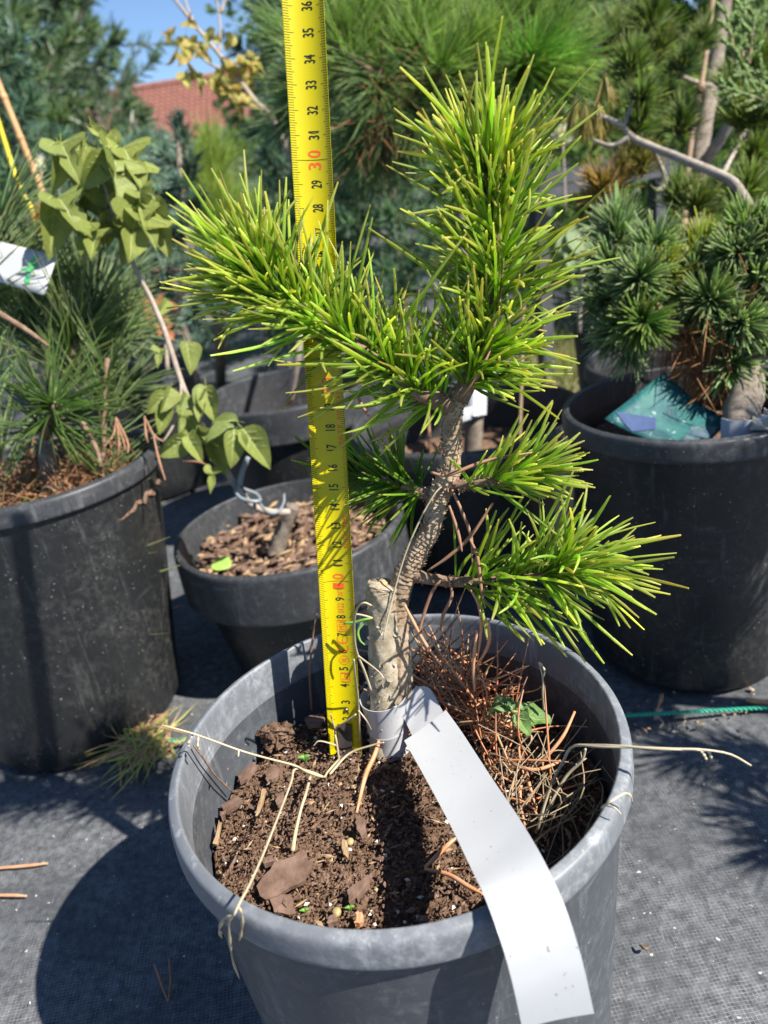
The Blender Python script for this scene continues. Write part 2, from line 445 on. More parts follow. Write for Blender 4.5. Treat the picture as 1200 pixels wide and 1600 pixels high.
def ico_bits(name, pts, size, mat, flat=(.5, 1), seed=1, label=None, cat=None, elong=2.):
    """small crumbs joined as one piece of stuff"""
    g = np.random.default_rng(seed)
    b = np.array([(1, 0, 0), (-1, 0, 0), (0, 1, 0), (0, -1, 0), (0, 0, 1), (0, 0, -1), (.6, .6, .5), (-.6, .55, -.4)])
    f = np.array([(0, 2, 4), (2, 1, 4), (1, 3, 4), (3, 0, 4), (2, 0, 5), (1, 2, 5), (3, 1, 5), (0, 3, 5)])
    b = b[:6]
    V, Q = [], []
    for k, p in enumerate(pts):
        s = size*g.uniform(.5, 1.5)
        m = b*np.array([s*g.uniform(1, elong), s*g.uniform(.6, 1), s*g.uniform(*flat)])*g.uniform(.75, 1.25, (6, 1))
        e = Matrix.Rotation(g.uniform(0, 6.28), 3, 'Z') @ Matrix.Rotation(g.uniform(-.5, .5), 3, 'X')
        m = m @ np.array(e).T
        V.append(m+np.asarray(p)); Q.append(f+6*k)
    o = mobj(name, mesh_np(name, np.vstack(V), np.vstack(Q), smooth=False), mat, kind='stuff')
    if label: tag(o, label, cat)
    return o
def disc_pts(c, R, z, n, seed, zj=.001):
    g = np.random.default_rng(seed)
    r = R*np.sqrt(g.uniform(0, 1, n)); a = g.uniform(0, 6.28, n)
    return np.stack([c[0]+r*np.cos(a), c[1]+r*np.sin(a), z+g.normal(0, zj, n)], -1)

main_pot = pot('grey plastic pot in front holding the small yellow green pine', (0, 0, 0), .107, .20, M_pot, M_rim, .092, .0155)
left_pot = pot('large black pot at the left under the long needled pine', (-.286, .379, 0), .105, .247, M_black, M_blackrim, .091, .017, lean=(-.024, -.030, .247))
right_pot = pot('large black pot at the right with a teal printed card inside', (.275, .306, 0), .1025, .235, M_black, M_blackrim, .086, .018)
small_pot = pot('low black pot with bark mulch between the left pot and the tape', (-.083, .409, 0), .114, .14, M_black, M_blackrim, .082, .05)
wide_pot = pot('wide dark pot behind the small pine trunk', (.123, .562, 0), .134, .172, M_far, M_blackrim, .112, .02)
pot_e = pot('dark pot whose rim shows behind the left side of the right pot', (.362, .548, 0), .098, .205, M_far, M_blackrim, .084, .018)
pot_f = pot('black pot with brown soil farthest back right of the pine', (.452, .905, 0), .103, .20, M_far, M_blackrim, .088, .016)
pot_g = pot('black pot rim behind the bare maple stem at left', (-.365, .985, 0), .105, .20, M_far, M_blackrim, .09, .018)
pot_h = pot('black collared pot behind the low mulch pot and tape', (-.092, .735, 0), .115, .195, M_far, M_blackrim, .095, .045)

soil_disc('soil', (0, 0), .0972, .150, .0038, M_soil, 170, 'brown peaty soil with bark bits in the front pot', 3)
soil_disc('soil', (-.286, .379), .100, .212, .004, M_soil, 40, 'soil in the left pot under fallen rust needles', 4)
soil_disc('soil', (.275, .306), .096, .195, .004, M_soil, 40, 'shaded soil in the right pot under the card', 5)
soil_disc('soil', (-.083, .409), .103, .108, .006, M_soil, 60, 'soil under bark mulch in the low black pot', 6)
soil_disc('soil', (.123, .562), .122, .11, .004, M_soil, 30, 'dark soil in the wide pot behind the trunk', 7)
soil_disc('soil', (.362, .548), .09, .16, .004, M_soil, 30, 'soil in the pot behind the right pot', 8)
soil_disc('soil', (.452, .905), .097, .178, .004, M_soil, 30, 'brown soil in the farthest back right pot', 9)
soil_disc('soil', (-.365, .985), .096, .16, .004, M_soil, 30, 'soil in the back left pot behind the maple', 10)
soil_disc('soil', (-.092, .735), .100, .135, .004, M_soil, 30, 'soil in the collared pot behind the tape', 12)

# crumbs, perlite and mulch
pp = disc_pts((0, 0), .095, .1530, 6500, 21, .0018)
ico_bits('soil_crumb', disc_pts((0, 0), .095, .1535, 3200, 121, .0016), .0007, M_crumb, (.5, 1), 22, 'lighter reddish crumbs scattered over the soil of the front pot', 'soil')
ico_bits('soil_crumb', pp, .0008, M_soil, (.5, 1), 2, 'loose crumbs scattered over the soil of the front pot', 'soil')
ico_bits('bark_crumb', disc_pts((0, 0), .094, .154, 330, 22, .0016), .0012, M_bark_chip, (.2, .5), 3, 'small brown bark bits on the soil of the front pot', 'mulch', 2.6)
ico_bits('straw_crumb', disc_pts((0, 0), .094, .1545, 220, 29, .0014), .0009, M_chip_tan, (.2, .5), 13, 'tiny tan wood splinters on the soil of the front pot', 'mulch', 5)
ico_bits('perlite_grain', disc_pts((0, 0), .094, .1545, 130, 23, .0012), .0009, M_perlite, (.7, 1), 4, 'white perlite grains on the soil of the front pot', 'perlite', 1.4)
ico_bits('bark_mulch', disc_pts((-.083, .409), .098, .113, 420, 24, .004), .0042, M_bark_chip, (.25, .6), 5, 'brown bark mulch in the low black pot', 'mulch', 2.2)
ico_bits('wood_chip', disc_pts((-.083, .409), .098, .116, 240, 25, .004), .0034, M_chip_tan, (.25, .6), 6, 'pale wood chips on the mulch in the low black pot', 'mulch', 2.4)
ico_bits('bark_mulch', disc_pts((.452, .905), .09, .183, 120, 26, .003), .005, M_chip_tan, (.25, .6), 7, 'pale mulch in the farthest back right pot', 'mulch', 2.2)
ico_bits('bark_mulch', disc_pts((-.092, .735), .094, .138, 90, 27, .002), .004, M_soil, (.25, .6), 8, 'dark mulch in the collared pot behind the tape', 'mulch', 2.2)

def chip(name, label, pts2, z, mat, th=.0015, tilt=(0, 0), cat='bark chip', group='bark chips on the soil of the front pot', curl=.0):
    """flat irregular flake: outline in ground coordinates, given thickness and tilt"""
    p = np.array([(a[0], a[1]) for a in pts2]); c = p.mean(0)
    q = []
    n = len(p)
    for k in range(n):      # roughen the outline
        a, b = p[k], p[(k+1) % n]
        q += [a, a+(b-a)*.36+rng.normal(0, .0005, 2), a+(b-a)*.7+rng.normal(0, .0005, 2)]
    q = np.array(q); n = len(q)
    def zz(a): return z+(a[0]-c[0])*tilt[0]+(a[1]-c[1])*tilt[1]+curl*((a-c)**2).sum()/.0004*.002
    inner = c+(q-c)*.55
    V = [(*c, zz(c)+th*1.0)]+[(*a, zz(a)+th+rng.normal(0, .00008)) for a in inner]+[(*a, zz(a)+th*.92) for a in q]+[(*(c+(a-c)*.97), zz(a)-.0004) for a in q]
    Fc = [(0, 1+k, 1+(k+1) % n) for k in range(n)]
    Fc += [(1+k, 1+n+k, 1+n+(k+1) % n, 1+(k+1) % n) for k in range(n)]
    Fc += [(1+n+k, 1+2*n+k, 1+2*n+(k+1) % n, 1+n+(k+1) % n) for k in range(n)]
    return tag(pyobj(name, V, Fc, mat), label, cat, group)
chip('bark_chip', 'largest flat brown bark flake near the front rim', [(-0.0719,-0.0367,0.1560), (-0.0637,-0.0277,0.1560), (-0.0523,-0.0271,0.1560), (-0.0456,-0.0327,0.1560), (-0.0496,-0.0392,0.1560), (-0.0590,-0.0418,0.1560), (-0.0676,-0.0435,0.1560)], .1575, M_bark_chip, .0018, (.1, .25))
chip('bark_chip', 'dark bark flake tucked under the largest flake', [(-0.0662,-0.0425,0.1560), (-0.0561,-0.0430,0.1560), (-0.0537,-0.0523,0.1560), (-0.0634,-0.0501,0.1560)], .1545, M_bark_chip, .0014, (0, .1))
chip('bark_chip', 'pointed reddish brown chip right of the largest flake', [(-0.0306,-0.0479,0.1560), (-0.0207,-0.0438,0.1560), (-0.0206,-0.0478,0.1560), (-0.0262,-0.0532,0.1560), (-0.0301,-0.0534,0.1560)], .157, M_bark_chip, .003, (.2, .2))
chip('bark_chip', 'oval brown chip above the middle of the soil', [(-0.0246,-0.0074,0.1560), (-0.0215,-0.0081,0.1560), (-0.0206,-0.0166,0.1560), (-0.0232,-0.0196,0.1560), (-0.0252,-0.0149,0.1560)], .157, M_bark_chip, .002)
chip('bark_chip', 'broad brown chip close to the lit left wall', [(-0.0890,0.0386,0.1560), (-0.0802,0.0430,0.1560), (-0.0779,0.0400,0.1560), (-0.0828,0.0324,0.1560), (-0.0868,0.0314,0.1560)], .157, M_bark_chip, .0018, (.2, .1))
chip('bark_chip', 'rounded brown chip right of the broad wall side chip', [(-0.0731,0.0336,0.1560), (-0.0687,0.0399,0.1560), (-0.0645,0.0350,0.1560), (-0.0673,0.0290,0.1560), (-0.0713,0.0270,0.1560)], .157, M_bark_chip, .0022)
chip('bark_chip', 'small brown chip between the two straws at left', [(-0.0673,0.0184,0.1560), (-0.0627,0.0196,0.1560), (-0.0613,0.0126,0.1560), (-0.0655,0.0105,0.1560)], .156, M_bark_chip, .002)
chip('bark_chip', 'shaded round chip behind the tape foot', [(-0.0519,0.0694,0.1600), (-0.0437,0.0731,0.1600), (-0.0399,0.0641,0.1600), (-0.0420,0.0559,0.1600), (-0.0493,0.0566,0.1600)], .163, M_bark_chip, .002, (.0, -.3))
chip('bark_chip', 'greyish chip beside the largest flake at its upper left', [(-0.0707,-0.0227,0.1560), (-0.0653,-0.0216,0.1560), (-0.0638,-0.0255,0.1560), (-0.0692,-0.0259,0.1560)], .156, M_bark_chip, .003)
chip('bark_chip', 'dark chip above the tip of the largest flake', [(-0.0561,-0.0234,0.1560), (-0.0507,-0.0215,0.1560), (-0.0487,-0.0264,0.1560), (-0.0535,-0.0276,0.1560)], .156, M_bark_chip, .003)
chip('bark_chip', 'orange brown chip at the front rim below the pointed chip', [(-0.0275,-0.0593,0.1560), (-0.0248,-0.0592,0.1560), (-0.0244,-0.0641,0.1560), (-0.0277,-0.0641,0.1560)], .156, M_deadtube, .0025)
chip('bark_chip', 'brown chip at the front rim left of the orange one', [(-0.0402,-0.0594,0.1560), (-0.0360,-0.0583,0.1560), (-0.0347,-0.0616,0.1560), (-0.0391,-0.0623,0.1560)], .156, M_bark_chip, .0025)
chip('bark_chip', 'long brown flake against the left wall', [(-0.0956,0.0170,0.1560), (-0.0870,0.0204,0.1560), (-0.0837,0.0144,0.1560), (-0.0911,0.0104,0.1560)], .157, M_bark_chip, .002, (.2, 0))
chip('bark_chip', 'reddish knob of bark at the left wall', [(-0.0945,0.0107,0.1560), (-0.0913,0.0117,0.1560), (-0.0901,0.0072,0.1560), (-0.0933,0.0070,0.1560)], .156, M_bark_chip, .004)
chip('wood_chip', 'upright tan wood sliver left of the long grass straw', [(-0.0763,0.0060,0.1560), (-0.0731,0.0192,0.1560), (-0.0713,0.0179,0.1560), (-0.0735,0.0045,0.1560)], .158, M_chip_tan, .0018, (.2, .3), 'wood chip', 'wood chips on the soil of the front pot')
chip('wood_chip', 'tan wood sliver touching the left wall', [(-0.0963,-0.0070,0.1560), (-0.0940,0.0047,0.1560), (-0.0929,0.0036,0.1560), (-0.0939,-0.0082,0.1560)], .157, M_chip_tan, .0015, (.1, .2), 'wood chip', 'wood chips on the soil of the front pot')
chip('wood_chip', 'curled tan leaf bit right of the soil middle', [(-0.0324,-0.0192,0.1560), (-0.0302,-0.0204,0.1560), (-0.0301,-0.0297,0.1560), (-0.0319,-0.0275,0.1560)], .157, M_chip_tan, .0015, (.1, .1), 'wood chip', 'wood chips on the soil of the front pot')
def pebble(label, c, r, mat, group='pale nuts on the soil of the front pot'):
    b = np.array([(math.cos(a)*math.cos(e), math.sin(a)*math.cos(e), math.sin(e)) for e in (-1.2, -.5, .2, .8) for a in np.linspace(0, 6.28, 8, endpoint=False)]+[(0, 0, 1), (0, 0, -1)])
    V = b*np.array([r, r*1.15, r*.75])*(1+rng.normal(0, .04, (len(b), 1)))+np.array(c)
    Fc = [(i*8+j, i*8+(j+1) % 8, (i+1)*8+(j+1) % 8, (i+1)*8+j) for i in range(3) for j in range(8)]+[(24+j, 24+(j+1) % 8, 32) for j in range(8)]+[((j+1) % 8, j, 33) for j in range(8)]
    return tag(pyobj('seed', V, Fc, mat, smooth=True), label, 'seed', group)
M_seed = simple('olive_seed', (.34, .26, .10), (.42, .34, .16), 300, .4, .5)
pebble('round olive seed in the middle of the soil', (-0.0288,-0.0197,0.1570), .0019, M_seed)
pebble('tan seed at the front rim beside the green seedling', (-0.0357,-0.0556,0.1560), .0022, M_seed)
def clod(label, c, r):
    pts_ = rng.normal(0, 1, (120, 3)); pts_ = nrm(pts_)*rng.uniform(.5, 1, (120, 1))*r*np.array([1.2, 1, .8])+np.array(c)
    o = ico_bits('soil_clod', pts_, r*.28, M_soil, (.6, 1), 9)
    del o['kind']
    return tag(o, label, 'soil clod')
clod('dark crumbly soil clod against the back left wall', (-0.0680,0.0587,0.1620), .0085)

# seedlings
def seedling(label, c, s=.0022):
    t = thing('seedling', label, 'seedling', c, 'green seedlings in the front pot')
    for k in (-1, 1):
        V, q = tube_arrays(smooth_path([c, (c[0]+k*s*.2, c[1], c[2]+s*1.2), (c[0]+k*s, c[1]-s*.3, c[2]+s*1.5)], 6), [s*.12, s*.45, s*.1], 6, cap=False)
        mobj('leaf', mesh_np('leaf', V, q), M_seedling, t)
M_seedling = simple('bright_green_seedling', (.12, .28, .04), (.17, .34, .06), 200, .5, .4)
seedling('tiny two leaved green seedling right of the largest flake', (-0.0496,-0.0524,0.1540))
seedling('tiny two leaved green seedling beside the tan seed', (-0.0299,-0.0547,0.1540))
seedling('small green sprout beside the straw base behind the soil', (-0.0520,0.0411,0.1550), .0035)

# ================================================================ MAIN PINE
PINE = thing('pine_tree', 'small yellow green pine with a crooked scaly trunk in the front pot', 'pine tree', (-0.0083,0.0504,0.1500))
def scales(rows, cols, amp):
    def f(t, th, r):
        u = t*rows; v = th/(2*np.pi)*cols+.5*np.floor(u)+.25*np.sin(u*.7)
        fu, fv = u-np.floor(u), v-np.floor(v)
        k = (1-fu)**1.2*np.clip(1.12-np.abs(fv-.5)*2., 0, 1)**.45
        h = np.abs(np.sin(np.floor(u)*12.9898+np.floor(v)*78.233)*43758.5453) % 1.
        return amp*(k-.35)*(.25+1.25*h)+amp*.5*np.sin(5*th+u*.9)*np.sin(u*.37)+amp*.3*np.sin(11*th-u*2.3)
    return f
def rough(amp):
    def f(t, th, r):
        return amp*(np.sin(5*th+t*40)*.5+np.sin(9*th-t*95)*.4+np.sin(3*th+t*21+1)*.7+np.sin(17*th+t*160)*.3)
    return f
STEM = [(0.0023,0.0462,0.1714), (0.0068,0.0507,0.1928), (0.0093,0.0543,0.2206), (0.0120,0.0549,0.2394), (0.0171,0.0549,0.2518), (0.0224,0.0542,0.2601), (0.0273,0.0541,0.2673), (0.0332,0.0535,0.2758), (0.0373,0.0543,0.2853), (0.0404,0.0554,0.2939), (0.0454,0.0550,0.3017), (0.0487,0.0565,0.3125), (0.0497,0.0569,0.3233), (0.0519,0.0573,0.3340), (0.0559,0.0575,0.3420)]
sp_ = smooth_path(STEM, 420)
def stem_obj():
    V, q = tube_arrays(sp_, np.array([.0058, .0058, .0056, .0057, .0059, .0056, .0049, .0046, .0047, .0051, .0053, .0043, .0042, .0046, .0046]), 56, scales(62, 7, .00065))
    me = bpy.data.meshes.new('trunk'); me.from_pydata(V.tolist(), [], fix_tris(V, q))
    me.polygons.foreach_set('use_smooth', [True]*len(me.polygons)); me.update()
    return mobj('trunk', me, M_bark, PINE)
trunk = stem_obj()
stub = tube('trunk_stub', [(-0.0086,0.0442,0.1508), (-0.0046,0.0477,0.1760), (-0.0011,0.0507,0.2027), (0.0020,0.0527,0.2270), (0.0045,0.0537,0.2453), (0.0058,0.0540,0.2498)], [.0086, .0084, .0080, .0077, .0080, .0075], M_bark_low, PINE, 48, 150, rough(.00042))
stub['label'] = 'cut off grey stub at the foot of the trunk'
cut = [(0.0042,0.0458,0.2473), (0.0093,0.0493,0.2466), (0.0087,0.0547,0.2489), (0.0065,0.0571,0.2506), (0.0030,0.0545,0.2508), (0.0002,0.0476,0.2477)]
cc_ = np.mean(np.array(cut), 0)
Vc = [tuple(cc_+np.array((0, 0, .0012)))]+[tuple(np.array(c)) for c in cut]+[tuple(np.array(c)-np.array((0, 0, .004))) for c in cut]
nC = len(cut)
pyobj('cut_face', Vc, [(0, 1+k, 1+(k+1) % nC) for k in range(nC)]+[(1+k, 1+nC+k, 1+nC+(k+1) % nC, 1+(k+1) % nC) for k in range(nC)], M_wound, stub)
# flakes of loose bark on the stub
fl = Needles()
for k in range(26):
    pass
sb = smooth_path([(-0.0086,0.0442,0.1508), (-0.0046,0.0477,0.1760), (-0.0011,0.0507,0.2027), (0.0020,0.0527,0.2270), (0.0045,0.0537,0.2453)], 60)
g_ = np.random.default_rng(5)
fi = g_.integers(6, 58, 110); fa = g_.uniform(0, 6.28, 110)
fb = sb[fi]+np.stack([np.cos(fa)*.0079, np.sin(fa)*.0079, 0*fa], -1)
fd = nrm(np.stack([np.cos(fa)*.8, np.sin(fa)*.8, g_.normal(.1, .6, 110)], -1))
fl.add(fb, fd, g_.uniform(.0015, .0035, 110), g_.uniform(.0018, .0034, 110), np.tile((.34, .30, .22), (110, 1)), np.tile((.46, .42, .34), (110, 1)), np.zeros((110, 3)))
fl.build('bark_flake', M_dead, stub, 2, 2, (.9, 1, .4))
# stubs of old needles (sharp scales) along the trunk
sc = Needles()
gi = g_.integers(150, 418, 520); ga = g_.uniform(0, 6.28, 520)
T_, A_, B_ = frames(sp_); rs = interp([.0058, .0058, .0056, .0057, .0059, .0056, .0049, .0046, .0047, .0051, .0053, .0043, .0042, .0046, .0046], 420)
od = np.cos(ga)[:, None]*A_[gi]+np.sin(ga)[:, None]*B_[gi]
sc.add(sp_[gi]+od*(rs[gi]-.0002)[:, None], nrm(od+T_[gi]*.9), g_.uniform(.001, .0026, 520), g_.uniform(.0008, .0016, 520), np.tile((.42, .31, .21), (520, 1)), np.tile((.32, .21, .13), (520, 1)), np.zeros((520, 3)))
sc.build('bark_scale', M_dead, trunk, 3, 2, (1, .8, .15))

N_ALL = Needles()
LIME, LIMETIP = (.315, .475, .05), (.63, .63, .22)
def pine_branch(pts, rad, label=None, **kw):
    b = tube('branch', pts, rad, M_twig, PINE, 14, 60, rough(.0004))
    if label: b['label'] = label
    bs = Needles()            # the little brown bracts between the needle bundles
    shoot(bs, pts, int(240*kw.get('bract', 1)), .0045, .0022, .9, .6, (.30, .17, .09), (.40, .27, .17), .4, .1, pair=False)
    bs.build('bract', M_dead, b, 2, 1, (1, .3))
    return b
def bud(p, d, r, parent):
    tube('bud', [p, tuple(np.array(p)+np.array(d)*r*1.4), tuple(np.array(p)+np.array(d)*r*2.8)], [r*.8, r, r*.2], M_bud, parent, 8, 10, rough(r*.08))
B1 = [(0.0546,0.0560,0.3386), (0.0626,0.0574,0.3491), (0.0696,0.0588,0.3597), (0.0760,0.0619,0.3742), (0.0793,0.0634,0.3877), (0.0803,0.0653,0.4017), (0.0805,0.0676,0.4145), (0.0804,0.0692,0.4255), (0.0800,0.0711,0.4349)]
B2 = [(0.0544,0.0581,0.3333), (0.0468,0.0561,0.3389), (0.0362,0.0549,0.3460), (0.0254,0.0557,0.3578), (0.0140,0.0564,0.3693), (0.0027,0.0567,0.3797), (-0.0059,0.0571,0.3881), (-0.0131,0.0580,0.3952), (-0.0204,0.0585,0.4013), (-0.0234,0.0588,0.4044)]
B3 = [(0.0432,0.0535,0.2983), (0.0520,0.0494,0.2987), (0.0622,0.0447,0.3005), (0.0723,0.0411,0.3024), (0.0831,0.0388,0.3046)]
B4 = [(0.0407,0.0556,0.2931), (0.0324,0.0611,0.2930), (0.0238,0.0688,0.2956), (0.0099,0.0785,0.2978), (-0.0079,0.0891,0.2997)]
B5 = [(0.0213,0.0531,0.2527), (0.0350,0.0474,0.2496), (0.0502,0.0402,0.2507), (0.0678,0.0324,0.2528), (0.0824,0.0273,0.2561), (0.0935,0.0245,0.2597)]
b1 = pine_branch(B1, [.0048, .0040, .0032, .0028, .0024, .0022, .0020, .0018, .0014], 'upright leader branch with the longest plume')
b2 = pine_branch(B2, [.0050, .0048, .0038, .0032, .0028, .0025, .0022, .002, .0017, .0013], 'thick left branch crossing in front of the tape')
b3 = pine_branch(B3, [.0024, .0021, .0018, .0015, .0011], 'short right twig halfway up the trunk')
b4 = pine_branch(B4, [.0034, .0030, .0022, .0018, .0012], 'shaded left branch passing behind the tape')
b5 = pine_branch(B5, [.0034, .0028, .0023, .002, .0017, .0013], 'low right branch over the pot rim')
for p_, d_, r_, pr in (((-0.0237,0.0580,0.4051), (-.6, -.3, .6), .0022, b2), ((0.0934,0.0241,0.2599), (.8, -.2, .4), .0018, b5), ((0.0916,0.0224,0.2598), (.6, -.5, .2), .0014, b5), ((0.0830,0.0384,0.3048), (.8, 0, .5), .0015, b3), ((0.0798,0.0709,0.4367), (-.1, -.1, .9), .002, b1)):
    bud(p_, d_, r_, pr)
# orange scale clusters where last year's cones of bracts sat
for p_ in ((0.0357,0.0529,0.3490), (0.0220,0.0539,0.3635), (0.0193,0.0511,0.3622), (-0.0011,0.0537,0.3828)):
    bud(p_, tuple(rng.normal(0, .5, 3)+np.array((0, -.6, .4))), .0017, b2)
q1, q2, q3, q4, q5 = Needles(), Needles(), Needles(), Needles(), Needles()
shoot(q1, B1, 620, .0335, .0016, 1.15, .80, LIME, LIMETIP, .36, .0, .12, .05, 1., bj=.25, lj=.16)
shoot(q1, B1, 70, .031, .0016, .85, .5, LIME, LIMETIP, .4, .0, .05, .9, 1., bj=.16)
shoot(q2, B2, 530, .0335, .0016, 1.15, .82, LIME, LIMETIP, .34, .0, .26, .10, 1., bj=.23, lj=.18)
shoot(q2, B2, 90, .035, .0016, .95, .45, LIME, LIMETIP, .4, 0, .1, .88, 1., bj=.15)
shoot(q3, B3, 84, .028, .0016, 1.1, .5, LIME, LIMETIP, .25, .1, .35, .25, 1.)
shoot(q3, B3, 36, .030, .0016, .6, .3, LIME, LIMETIP, .25, -.1, -.1, .5, 1.)
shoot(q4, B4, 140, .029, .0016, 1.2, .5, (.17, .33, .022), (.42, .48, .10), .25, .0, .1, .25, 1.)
shoot(q5, B5, 130, .034, .0017, 1.15, .6, LIME, LIMETIP, .36, .05, .26, .28, 1., down=.05, bj=.24)
shoot(q5, B5, 60, .037, .0017, 1.1, .35, LIME, LIMETIP, .38, .15, -.25, .4, 1., down=.18, bj=.24)
shoot(q5, B5, 28, .043, .0017, .5, .3, LIME, LIMETIP, .32, -.1, .05, .8, 1., down=.12, bj=.2)
# the needles that show largest become parts of their own, the rest stay joined per branch
def near_score(n):
    a = n.cat(); mid = a[0]+a[1]*a[2][:, None]*.6
    return (mid-np.array(CAM)) @ np.array(F)
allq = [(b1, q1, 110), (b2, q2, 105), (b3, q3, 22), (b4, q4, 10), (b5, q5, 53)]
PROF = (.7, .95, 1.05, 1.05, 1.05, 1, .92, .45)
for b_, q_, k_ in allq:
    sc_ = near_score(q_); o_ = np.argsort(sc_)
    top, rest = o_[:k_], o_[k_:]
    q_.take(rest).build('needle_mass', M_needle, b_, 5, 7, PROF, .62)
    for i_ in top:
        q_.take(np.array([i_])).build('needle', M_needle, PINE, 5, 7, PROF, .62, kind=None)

# ================================================================ MEASURING TAPE
TAPE = thing('measuring_tape', 'yellow steel measuring tape standing upright beside the pine', 'tape measure', (-0.0344,0.0529,0.1500))
tp0, tp36 = np.array((-.0300, .0470, .154)), np.array((.0130, .0950, .508))
tdir = (tp36-tp0)/np.linalg.norm(tp36-tp0)
tlook = nrm(tp0*.5+tp36*.5-np.array(CAM))
tright = np.array(RT)-tdir*tdir.dot(np.array(RT)); tright /= np.linalg.norm(tright)
tright = nrm(tright+.0*tlook); tnor = np.cross(tright, tdir); tnor /= np.linalg.norm(tnor)
if tnor.dot(tlook) > 0: tnor = -tnor
HALF = math.radians(40); RAD = .0175/2/math.sin(HALF)
def tpos(s, c, lift=0.):
    """s in cm along the blade, c from -1 (left edge) to 1 (right edge)"""
    a = c*HALF; r = RAD-lift
    return tp0+tdir*(s/100*(1+.0))+tright*(r*math.sin(a))+tnor*(RAD*(1-math.cos(HALF))*0+RAD-r*math.cos(a))
def blade():
    ss = np.linspace(-.1, 46, 60); cs = np.linspace(-1, 1, 25)
    V = [tpos(s, c) for s in ss for c in cs]; m_ = len(cs); n1 = len(V)
    V += [tpos(s, c, -.00016) for s in ss for c in cs]
    Fc = []
    for i in range(len(ss)-1):
        if ss[i+1] < 1.2: pass
        for j in range(m_-1):
            a = i*m_+j
            Fc.append((a, a+1, a+m_+1, a+m_)); Fc.append((n1+a, n1+a+m_, n1+a+m_+1, n1+a+1))
        for e in (0, m_-1):
            a = i*m_+e; Fc.append((a, a+m_, n1+a+m_, n1+a))
    return pyobj('blade', V, Fc, M_yellow, TAPE, True)
blade()
def band(s0, s1, c0, c1, n, lift=.00006):
    V = []
    for k in range(n+1):
        c = c0+(c1-c0)*k/n; V += [tpos(s0, c, lift), tpos(s1, c, lift)]
    return V, [(2*k, 2*k+2, 2*k+3, 2*k+1) for k in range(n)]
def ticks():
    V, Fc = [], []
    for mm in range(3, 458):
        s = mm/10.
        ln = .30 if mm % 5 else (.40 if mm % 10 else .48)
        for (a, b) in ((-1.0, -1+ln), (1-ln*.80, 1.0)):
            if mm % 100 == 0 and a > 0: continue
            if mm % 100 == 0: b = 1.
            v, f = band(s-.011, s+.011, a, b, 3 if mm % 100 else 12)
            o = len(V); V += v; Fc += [tuple(x+o for x in q) for q in f]
    return pyobj('graduation_mark', V, Fc, M_blackink, TAPE, kind='stuff')
ticks()
DEP = bpy.context.evaluated_depsgraph_get
def text_mesh(body, bold=.012):
    cu = bpy.data.curves.new('t', 'FONT'); cu.body = body; cu.size = 1; cu.offset = bold; cu.align_x = 'CENTER'; cu.resolution_u = 3
    o = bpy.data.objects.new('t', cu); COL.objects.link(o)
    me = o.evaluated_get(DEP()).to_mesh()
    V = np.array([v.co[:] for v in me.vertices]); Fc = [tuple(p.vertices) for p in me.polygons]
    o.evaluated_get(DEP()).to_mesh_clear(); bpy.data.objects.remove(o); bpy.data.curves.remove(cu)
    return V, Fc
def tprint(name, body, s, c, length, height, mat, bold=.014, shear=0):
    """text that reads up the blade; centre at s cm, c across; length in cm along, height in units of c"""
    V, Fc = text_mesh(body, bold)
    lo, hi = V.min(0), V.max(0)
    x = (V[:, 0]-(lo[0]+hi[0])/2)/max(hi[0]-lo[0], 1e-6)*length
    y = (V[:, 1]-(lo[1]+hi[1])/2)/max(hi[1]-lo[1], 1e-6)*height
    return pyobj(name, [tpos(s+a+shear*b, c-b, .00009) for a, b in zip(x, y)], Fc, mat, TAPE)
for k in range(2, 46):
    red = k % 10 == 0
    tx = str(k)
    if red:
        tprint('numeral', tx[0], k-.21-.04, .12, .30, .62, M_redink, .01); tprint('numeral', tx[1], k+.25, .12, .30, .62, M_redink, .01)
    else:
        tprint('numeral', tx, k, .15, .20 if k < 10 else (.34 if tx[0] != '1' or k > 19 else .32), .52, M_blackink, .016)
for tx, s, ln, c, h in (('MATT FINISH', 18.35, 2.7, .66, .24), ('DEXTER', 12.75, 1.75, .68, .26), ('MATT FINISH', 42.5, 2.7, .66, .24)):
    tprint('red_lettering', tx, s, c, ln, h, M_redink, .0)
for tx, s, ln, c, h in (('20\u00b0C', 9.42, .55, .17, .30), ('0122', 8.5, .56, .17, .36), ('M21', 7.5, .42, .17, .34), ('5m', 4.5, .36, .22, .34), ('II', 5.5, .16, .2, .30)):
    tprint('red_lettering', tx, s, c, ln, h, M_redink, .0)
def tline(name, pts, wd, mat, closed=True):
    V, Fc = [], []
    n = len(pts)
    for k in range(n if closed else n-1):
        a, b = np.array(pts[k]), np.array(pts[(k+1) % n])
        d = (b-a)/np.array([1., .7]); d /= np.linalg.norm(d); p = np.array([-d[1], d[0]*.7])*wd
        o = len(V); V += [tpos(*(a-p), .00009), tpos(*(a+p), .00009), tpos(*(b+p), .00009), tpos(*(b-p), .00009)]; Fc.append((o, o+1, o+2, o+3))
    return pyobj(name, V, Fc, mat, TAPE)
for (s, l, c, h) in ((7.5, .62, .17, .5), (4.5, .52, .22, .52)):
    tline('red_box', [(s-l/2, c-h/2), (s+l/2, c-h/2), (s+l/2, c+h/2), (s-l/2, c+h/2)], .02, M_redink)
tline('red_oval', [(5.5+.26*math.cos(a), .2+.27*math.sin(a)) for a in np.linspace(0, 6.28, 20, endpoint=False)], .018, M_redink)
for s0 in (6.22, 6.72):       # the C and the E of the conformity mark, open towards the top of the blade
    tline('conformity_mark', [(s0-.0+.24*math.cos(a), .17+.3*math.sin(a)) for a in np.linspace(.9, 5.38, 14)], .035, M_redink, False)
tline('conformity_mark', [(6.50, .17), (6.74, .17)], .03, M_redink, False)
